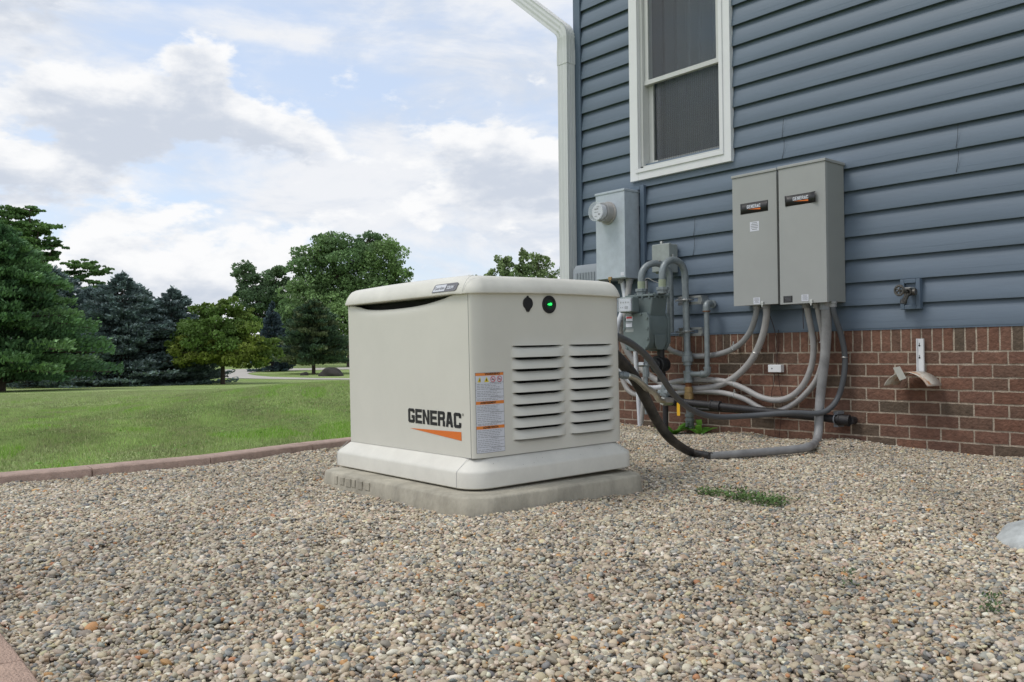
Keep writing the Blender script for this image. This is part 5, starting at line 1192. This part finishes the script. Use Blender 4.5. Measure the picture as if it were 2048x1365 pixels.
# ================================================================== grass
def grass():
    def blades(P, hgt, wid, cb, lean=.5):
        n = len(P); a = rng.uniform(0, 6.283, n); s = np.stack([np.cos(a), np.sin(a), np.zeros(n)], -1); b_ = rng.uniform(0, 6.283, n); l = np.stack([np.cos(b_), np.sin(b_), np.zeros(n)], -1)
        h = hgt * rng.uniform(.5, 1.3, (n, 1)); w_ = wid * rng.uniform(.7, 1.3, (n, 1)); ln = l * h * lean * rng.uniform(0, 1.6, (n, 1)); up = np.array([0, 0, 1.0])
        q = np.stack([P - s * w_, P + s * w_, P + up * h + ln], 1).reshape(-1, 3)
        return q, cb
    def region(n, r0, r1, a0, a1):
        r = np.sqrt(rng.uniform(r0 ** 2, r1 ** 2, n)); a = rng.uniform(a0, a1, n); x = r * np.cos(a); y = -5.66 + r * np.sin(a); k = x < curbx(np.clip(y, -5.36, 0)) - .15
        k &= ~((y > -.02) & (x > -5.75))
        return x[k], y[k]
    Q = []; C_ = []
    for (n, r0, r1, h, w_) in ((260000, 4.6, 9.5, .028, .0024), (260000, 9.5, 16, .028, .0042), (160000, 16, 30, .032, .009)):
        x, y = region(n, r0, r1, math.radians(103), math.radians(184)); P = np.stack([x, y, terr(x, y) - .002], -1); n = len(x)
        f = np.sin(x * .9 + 2 * np.sin(y * .7)) * np.sin(y * 1.3 + 1.1) ; g2 = np.sin(x * 3.3 + np.sin(y * 2.9) * 2) * np.sin(y * 3.7 + x)
        st = np.sin((x * .35 + y * .94) * 7.0 + 1.2 * np.sin(x * 1.1)) ; g3 = np.sin(x * 9.1 + 2 * np.sin(y * 6.3)) * np.sin(y * 10.3 + 1.7 * np.sin(x * 7.1)); c = np.array([.285, .385, .13]) * (1 + .20 * f[:, None] + .20 * g2[:, None] + .20 * st[:, None] + .22 * g3[:, None]) * rng.uniform(.6, 1.45, (n, 1)); pal_ = (g3 + .6 * st < -.55); c[pal_] = c[pal_] * np.array([1.45, 1.25, 1.6]); dry = rng.uniform(0, 1, n) < .13; c[dry] = np.array([.38, .37, .19]) * rng.uniform(.7, 1.2, (dry.sum(), 1))
        cl = (f + g2 > .75) & (rng.uniform(0, 1, n) < .6); c[cl] = np.array([.23, .42, .055]) * rng.uniform(.8, 1.3, (cl.sum(), 1))
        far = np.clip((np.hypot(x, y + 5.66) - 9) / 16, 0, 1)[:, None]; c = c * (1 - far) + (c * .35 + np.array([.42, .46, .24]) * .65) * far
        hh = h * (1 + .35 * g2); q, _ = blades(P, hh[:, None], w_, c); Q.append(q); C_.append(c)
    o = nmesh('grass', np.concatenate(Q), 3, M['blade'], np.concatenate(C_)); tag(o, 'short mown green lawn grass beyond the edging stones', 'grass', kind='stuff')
    # broad leaved clover and weeds in the lawn
    x, y = region(9000, 4.8, 14, math.radians(103), math.radians(184)); f = np.sin(x * 1.7 + 1) * np.sin(y * 2.1) + np.sin(x * 4.1 + y * 3); k = f > .7; x, y = x[k], y[k]; n = len(x)
    P = np.stack([x, y, terr(x, y) + rng.uniform(.02, .045, n)], -1); a = rng.uniform(0, 6.283, n); s = np.stack([np.cos(a), np.sin(a), rng.normal(0, .3, n)], -1); t_ = np.stack([-np.sin(a), np.cos(a), rng.normal(0, .3, n)], -1); w_ = rng.uniform(.006, .014, (n, 1))
    q = np.stack([P - s * w_, P - t_ * w_, P + s * w_, P + t_ * w_], 1).reshape(-1, 3); o = nmesh('clover', q, 4, M['leaf'], np.array([.18, .33, .07]) * rng.uniform(.7, 1.3, (n, 1))); tag(o, 'bright green clover leaves scattered through the lawn', 'clover', kind='stuff')
grass()

# ================================================================== far things
def driveway():
    low = [(760, 760.5), (700, 760.3), (640, 760), (580, 759.5), (520, 758.5), (470, 757.5), (430, 756.5), (412, 753), (405, 748), (412, 743.5), (450, 740), (500, 738.5), (560, 737.5), (620, 737), (700, 735.5), (760, 735)]
    inn = [(760, 757.8), (700, 757.6), (640, 757.2), (580, 756), (540, 754.5), (512, 752), (500, 750), (496, 748.8), (495, 748), (498, 747), (505, 745.6), (520, 744), (560, 742.2), (620, 741), (700, 739.4), (760, 739)]
    A = [GT(*p) for p in low]; B_ = [GT(*p) for p in inn]; n = len(A); mb = MB(); vs = []; k = 6
    for a, b_ in zip(A, B_):
        for i in range(k + 1):
            p = a.lerp(b_, i / k); vs.append((p.x, p.y, float(terr(p.x, p.y)) + .02))
    mb.add(vs, [(i * (k + 1) + j, i * (k + 1) + j + 1, (i + 1) * (k + 1) + j + 1, (i + 1) * (k + 1) + j) for i in range(n - 1) for j in range(k)])
    tag(mb.build('driveway', M['road']), kind='structure')
driveway()
def boulder(u, r, w_, h, d, lab, seed):
    c = FAR(u, r); bm = bmesh.new(); bmesh.ops.create_icosphere(bm, subdivisions=4, radius=1); rs = random.Random(seed); ph = [rs.uniform(0, 6) for _ in range(6)]
    for v in bm.verts:
        k = 1 + .12 * math.sin(3 * v.co.x + ph[0]) * math.cos(2.5 * v.co.y + ph[1]) + .07 * math.sin(6 * v.co.z + ph[2] + 4 * v.co.x) + .04 * math.sin(11 * v.co.y + ph[3])
        v.co = Vector((v.co.x * w_ * k, v.co.y * d * k, v.co.z * h * k))
    me = bpy.data.meshes.new('boulder'); bm.to_mesh(me); bm.free(); me.materials.append(M['rock']); me.polygons.foreach_set('use_smooth', [True] * len(me.polygons)); o = bpy.data.objects.new('boulder', me); COL.objects.link(o); o.location = c; o.rotation_euler = (0, 0, .7); tag(o, lab, 'boulder', 'dark boulders on the grass island')
boulder(663, 55, .75, .55, .6, 'large dark boulder on the grass island, right of the pine trunk', 1)
boulder(608, 57, .28, .22, .25, 'small dark boulder just left of the pine trunk', 2)

def leafquads(P, D, size, aspect, col, jit=.35, name='crown', mt=None, parent=None):
    """P centres, D leaf long direction"""
    n = len(P); D = D / (np.linalg.norm(D, axis=1)[:, None] + 1e-9); rnd = rng.normal(0, 1, (n, 3)); S_ = np.cross(D, rnd); S_ /= np.linalg.norm(S_, axis=1)[:, None] + 1e-9
    L_ = size * rng.uniform(.6, 1.4, (n, 1)); w_ = L_ * aspect
    q = np.stack([P - D * L_ * .5, P + S_ * w_, P + D * L_ * .5, P - S_ * w_], 1).reshape(-1, 3)
    return nmesh(name, q, 4, mt, col, parent=parent)
def trunk(T, base, pts, r0, r1, limbs=()):
    mb = MB(); mb.tube(pts, (r0, r1), 10, sub=4)
    for a, b_, c, r in limbs: mb.tube([a, b_, c], (r, r * .35), 7, sub=4)
    return mb.build('trunk', M['bark'], T)
def deciduous(name, lab, cat, base, H_, clumps, nleaf, leaf, cols, trunk_h, tr, grp=None, layered=False):
    """clumps: list of (dx along view-right, dy depth, z centre, rx, rz)"""
    T = empty(name, base, lab, cat, grp); right = Vector((base.y + 5.66, -base.x, 0)).normalized(); right = Vector((r_[0], r_[1], 0)).normalized(); fw = Vector((f_[0], f_[1], 0)).normalized()
    Ps = []; Ds = []; Cs = []; vol = np.array([c[3] ** 2 * c[4] for c in clumps]) ** .8; vol /= vol.sum(); limbs = []
    top = base + Vector((0, 0, trunk_h))
    for c, w_ in zip(clumps, vol):
        n = int(nleaf * w_); cen = base + right * c[0] + fw * c[1] + Vector((0, 0, c[2]))
        # sub-lumps on the clump give a knobbly outline
        m_ = max(8, int(24 * c[3] / 1.2)); sub_ = rng.normal(0, 1, (m_, 3)); sub_ /= np.linalg.norm(sub_, axis=1)[:, None]; sub_ *= rng.uniform(.45, 1.0, (m_, 1)); sr = rng.uniform(.2, .42, m_); sc_ = rng.uniform(.72, 1.25, m_)
        k = rng.integers(0, m_, n); v = rng.normal(0, 1, (n, 3)); v /= np.linalg.norm(v, axis=1)[:, None]; v *= rng.uniform(.35, 1.0, (n, 1)) ** .6
        loc = sub_[k] + v * sr[k][:, None] * np.array([1, 1, .8 if not layered else .35]); loc *= np.array([c[3], c[3], c[4]])
        P = loc + np.array(cen); Ps.append(P); Ds.append(v * .6 + rng.normal(0, 1, (n, 3)) * .7)
        base_c = np.array(cols[rng.integers(0, len(cols))]); Cs.append(base_c * (sc_[k][:, None]) * rng.uniform(.7, 1.35, (n, 1)))
        limbs.append((top - Vector((0, 0, rng.uniform(0, .35) * trunk_h)), top.lerp(cen, .5) + Vector((0, 0, .05 * H_)), cen, tr * .42))
        for q in sub_[: m_ // 3]: limbs.append((cen, cen + Vector(q) * c[3] * .4, cen + Vector((q[0] * c[3], q[1] * c[3], q[2] * c[4])) * .85, tr * .14))
    leafquads(np.concatenate(Ps), np.concatenate(Ds), leaf, .42, np.concatenate(Cs), name='crown', mt=M['leaf'], parent=T)
    trunk(T, base, [base - Vector((0, 0, .1)), base + Vector((tr * .3, 0, trunk_h * .5)), top], tr, tr * .7, limbs)
    return T
def conifer(name, lab, cat, base, H_, R0, nb, cols, droop=.15, power=.9, z0=.04, grp=None, sprig=.22, dens=1.0, tufty=False, irregular=.12):
    T = empty(name, base, lab, cat, grp); Ps = []; Ds = []; Cs = []; limbs = []; B_ = np.array(base)
    for i in range(nb):
        h = (z0 + (1 - z0) * (i + rng.uniform(0, 1)) / nb); az = rng.uniform(0, 6.283); R = R0 * (1 - h) ** power * rng.uniform(1 - irregular * 2, 1 + irregular) + .12
        if h > .93: R *= .8
        d = np.array([math.cos(az), math.sin(az), 0]); s = np.array([-math.sin(az), math.cos(az), 0]); m_ = int((26 + R * 60) * dens); t_ = rng.uniform(.12, 1.0, m_) ** .75
        wd = R * .42 * (1 - t_ * .75) * rng.uniform(-1, 1, m_) + rng.normal(0, .03, m_)
        z = H_ * h + R * (-droop * t_ * 1.6 + droop * 1.3 * t_ * t_) + rng.normal(0, .045, m_) + (rng.uniform(0, .2, m_) * R * .4 if tufty else 0)
        P = B_ + d * (R * t_)[:, None] + s * wd[:, None]; P[:, 2] += z
        D = d * rng.uniform(.5, 1, (m_, 1)) + s * (np.sign(wd) * rng.uniform(.0, .7, m_))[:, None] + np.array([0, 0, 1]) * rng.normal(.25 if not tufty else .55, .3, (m_, 1))
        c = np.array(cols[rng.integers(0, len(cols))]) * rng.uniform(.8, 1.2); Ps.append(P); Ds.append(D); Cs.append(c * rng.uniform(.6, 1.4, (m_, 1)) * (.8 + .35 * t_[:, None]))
        if i % 2 == 0: limbs.append((Vector(B_ + [0, 0, H_ * h]), Vector(B_ + d * R * .5 + [0, 0, H_ * h - droop * R * .45]), Vector(B_ + d * R * .9 + [0, 0, H_ * h - droop * R * .35]), .02 + R * .008))
    # leader
    m_ = 60; P = np.tile(B_, (m_, 1)) + rng.normal(0, .05, (m_, 3)); P[:, 2] += H_ * rng.uniform(.93, 1.02, m_); Ps.append(P); Ds.append(np.tile([0, 0, 1.0], (m_, 1)) + rng.normal(0, .4, (m_, 3))); Cs.append(np.tile(cols[0], (m_, 1)) * rng.uniform(.8, 1.4, (m_, 1)))
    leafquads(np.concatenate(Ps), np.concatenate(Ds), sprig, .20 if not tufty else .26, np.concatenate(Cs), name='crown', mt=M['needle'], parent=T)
    trunk(T, base, [base - Vector((0, 0, .1)), base + Vector((0, 0, H_ * .5)), base + Vector((0, 0, H_ * .97))], .05 + H_ * .018, .02, limbs)
BL = [(.175, .235, .225), (.15, .205, .195), (.20, .26, .255), (.12, .175, .16)]
GP = [(.13, .235, .10), (.11, .205, .09), (.155, .265, .11), (.095, .185, .09)]
DG = [(.10, .155, .085), (.13, .16, .08), (.08, .135, .08)]
gs = 'blue spruces along the far edge of the lawn'
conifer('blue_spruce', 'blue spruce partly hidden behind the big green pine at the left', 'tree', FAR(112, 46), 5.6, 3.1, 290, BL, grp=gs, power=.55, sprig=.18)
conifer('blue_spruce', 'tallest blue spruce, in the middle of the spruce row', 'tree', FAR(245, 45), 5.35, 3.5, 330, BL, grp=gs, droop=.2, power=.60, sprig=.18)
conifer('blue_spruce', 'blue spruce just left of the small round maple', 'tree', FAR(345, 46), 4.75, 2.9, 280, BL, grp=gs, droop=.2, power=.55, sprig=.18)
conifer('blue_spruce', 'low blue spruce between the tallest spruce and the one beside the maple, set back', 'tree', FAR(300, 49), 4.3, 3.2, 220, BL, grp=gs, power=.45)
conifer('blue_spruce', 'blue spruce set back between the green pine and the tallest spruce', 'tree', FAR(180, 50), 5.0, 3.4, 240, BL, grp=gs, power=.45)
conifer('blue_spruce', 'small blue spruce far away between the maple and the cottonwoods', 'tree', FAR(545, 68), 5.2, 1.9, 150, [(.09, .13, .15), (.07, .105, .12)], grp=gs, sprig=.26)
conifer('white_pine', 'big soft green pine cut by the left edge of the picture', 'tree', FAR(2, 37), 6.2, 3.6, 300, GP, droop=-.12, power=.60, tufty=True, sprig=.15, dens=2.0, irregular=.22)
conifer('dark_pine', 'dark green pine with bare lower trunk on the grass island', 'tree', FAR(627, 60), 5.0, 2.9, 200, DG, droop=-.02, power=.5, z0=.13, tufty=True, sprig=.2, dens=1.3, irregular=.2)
MP = [(.165, .24, .05), (.14, .215, .045), (.205, .26, .05), (.115, .195, .045)]
deciduous('maple_tree', 'small round topped yellow green maple standing alone on the lawn', 'tree', FAR(445, 43.5), 4.2,
          [(0, 0, 3.15, 1.5, .85), (-1.2, .2, 2.6, 1.2, .8), (1.2, -.2, 2.6, 1.2, .8), (-1.9, 0, 1.75, .95, .75), (1.95, .1, 1.7, .95, .72), (0, -1.1, 2.3, 1.4, .9), (.2, 1.0, 2.3, 1.4, .8), (-1.0, -.9, 1.65, 1.25, .75), (1.1, -.9, 1.6, 1.25, .72), (.4, -.2, 3.75, .8, .45), (-.8, .2, 3.5, .8, .45), (1.0, .1, 3.3, .8, .5), (0, .4, 1.7, 1.4, .7), (-1.5, -.3, 1.25, .8, .4), (1.6, -.2, 1.2, .8, .4), (0, -.6, 1.5, 1.2, .5)], 44000, .12, MP, 1.2, .12)
GC = [(.19, .30, .12), (.165, .27, .115), (.22, .34, .13), (.14, .235, .11)]
k = 80 / F
def cl(*L_): return [((u - L_[0]) * L_[1], dy, (L_[2] - v) * L_[1], ru * L_[1], rv * L_[1]) for (u, v, ru, rv, dy) in L_[3]]
b0 = FAR(700, 80); deciduous('cottonwood_tree', 'tallest deciduous tree, with two rounded tops, left of the generator lid', 'tree', b0, 12, cl(700, 80 / F, 733, [(650, 500, 45, 34, 0), (610, 530, 38, 34, .5), (700, 520, 60, 45, -.5), (760, 525, 50, 45, 0), (735, 490, 35, 22, .4), (795, 555, 32, 30, 0), (660, 575, 60, 45, 1), (740, 590, 70, 45, .5), (620, 600, 50, 42, -.5), (590, 640, 45, 42, 0), (680, 640, 70, 45, -1), (780, 620, 40, 45, 0), (650, 480, 24, 14, 0), (785, 500, 18, 14, 0)]), 62000, .21, GC, 4.5, .35, grp='tall deciduous trees beyond the driveway')
b0 = FAR(525, 88); deciduous('cottonwood_tree', 'loose dark deciduous tree left of the tallest one, above the maple', 'tree', b0, 10, cl(525, 88 / F, 731, [(500, 552, 28, 24, 0), (545, 565, 30, 26, .5), (492, 590, 25, 26, 0), (530, 600, 42, 30, -.5), (570, 600, 35, 34, 0), (560, 548, 18, 14, 0), (510, 640, 30, 30, 0), (560, 650, 40, 34, .5)]), 28000, .21, [(.14, .22, .11), (.12, .195, .10), (.16, .25, .115)], 4.0, .28, grp='tall deciduous trees beyond the driveway')
b0 = FAR(1030, 75); deciduous('poplar_tree', 'light green trees tops showing above the generator lid', 'tree', b0, 9, cl(1030, 75 / F, 727, [(1008, 514, 18, 26, 0), (1004, 550, 24, 34, .3), (1050, 512, 13, 24, 0), (1045, 545, 28, 30, -.3), (1078, 530, 30, 30, 0), (1100, 552, 22, 24, .3), (975, 555, 20, 14, 0), (948, 552, 10, 10, 0), (1060, 600, 60, 40, 0), (1000, 600, 40, 40, 0), (1080, 512, 8, 12, 0)]), 22000, .19, [(.22, .31, .14), (.19, .28, .13), (.25, .33, .15)], 4.0, .22, grp='tall deciduous trees beyond the driveway')
b0 = FAR(1150, 82); deciduous('poplar_tree', 'sliver of a green tree showing just left of the downspout', 'tree', b0, 9, cl(1150, 82 / F, 727, [(1150, 525, 24, 25, 0), (1138, 560, 26, 26, 0), (1160, 600, 40, 40, 0)]), 8000, .19, [(.21, .30, .14), (.19, .27, .13)], 4.0, .22, grp='tall deciduous trees beyond the driveway')
b0 = FAR(60, 56); deciduous('locust_tree', 'tall dark green tree with layered branches behind the pine at the left edge', 'tree', b0, 10, cl(60, 56 / F, 762, [(20, 480, 50, 26, 0), (75, 500, 36, 22, 0), (95, 530, 24, 16, .3), (40, 540, 60, 34, 0), (-30, 500, 55, 36, 0), (150, 560, 28, 10, 0), (178, 570, 22, 9, .2), (130, 580, 35, 14, -.2), (170, 600, 30, 14, 0), (90, 600, 50, 30, 0), (10, 600, 70, 40, 0), (60, 465, 26, 9, 0)]), 34000, .17, [(.12, .22, .07), (.14, .25, .075), (.10, .19, .07)], 3.2, .26, layered=True, grp='tall deciduous trees beyond the driveway')
# low dark shrubs that close the view under the trees
for i, (u, r, w_, h, lab) in enumerate(((500, 92, 60, 45, 'dark shrub mass behind the maple trunk'), (590, 96, 60, 45, 'dark shrub mass left of the pine trunk, beyond the driveway'), (690, 98, 60, 50, 'dark shrub mass right of the pine trunk, beyond the driveway'), (780, 100, 60, 48, 'dark shrub mass hidden mostly behind the generator'))):
    b0 = FAR(u, r); s = r / F; deciduous('background_shrub', lab, 'shrub', b0, 3, [(-w_ * s * .5, 0, h * s * .45, w_ * s * .45, h * s * .5), (w_ * s * .4, 0, h * s * .5, w_ * s * .5, h * s * .5), (0, 0, h * s * .75, w_ * s * .5, h * s * .45)], 5000, .3, [(.035, .065, .035), (.045, .075, .04)], .8, .12, grp='dark shrubs beyond the driveway')
bpy.context.view_layer.update()
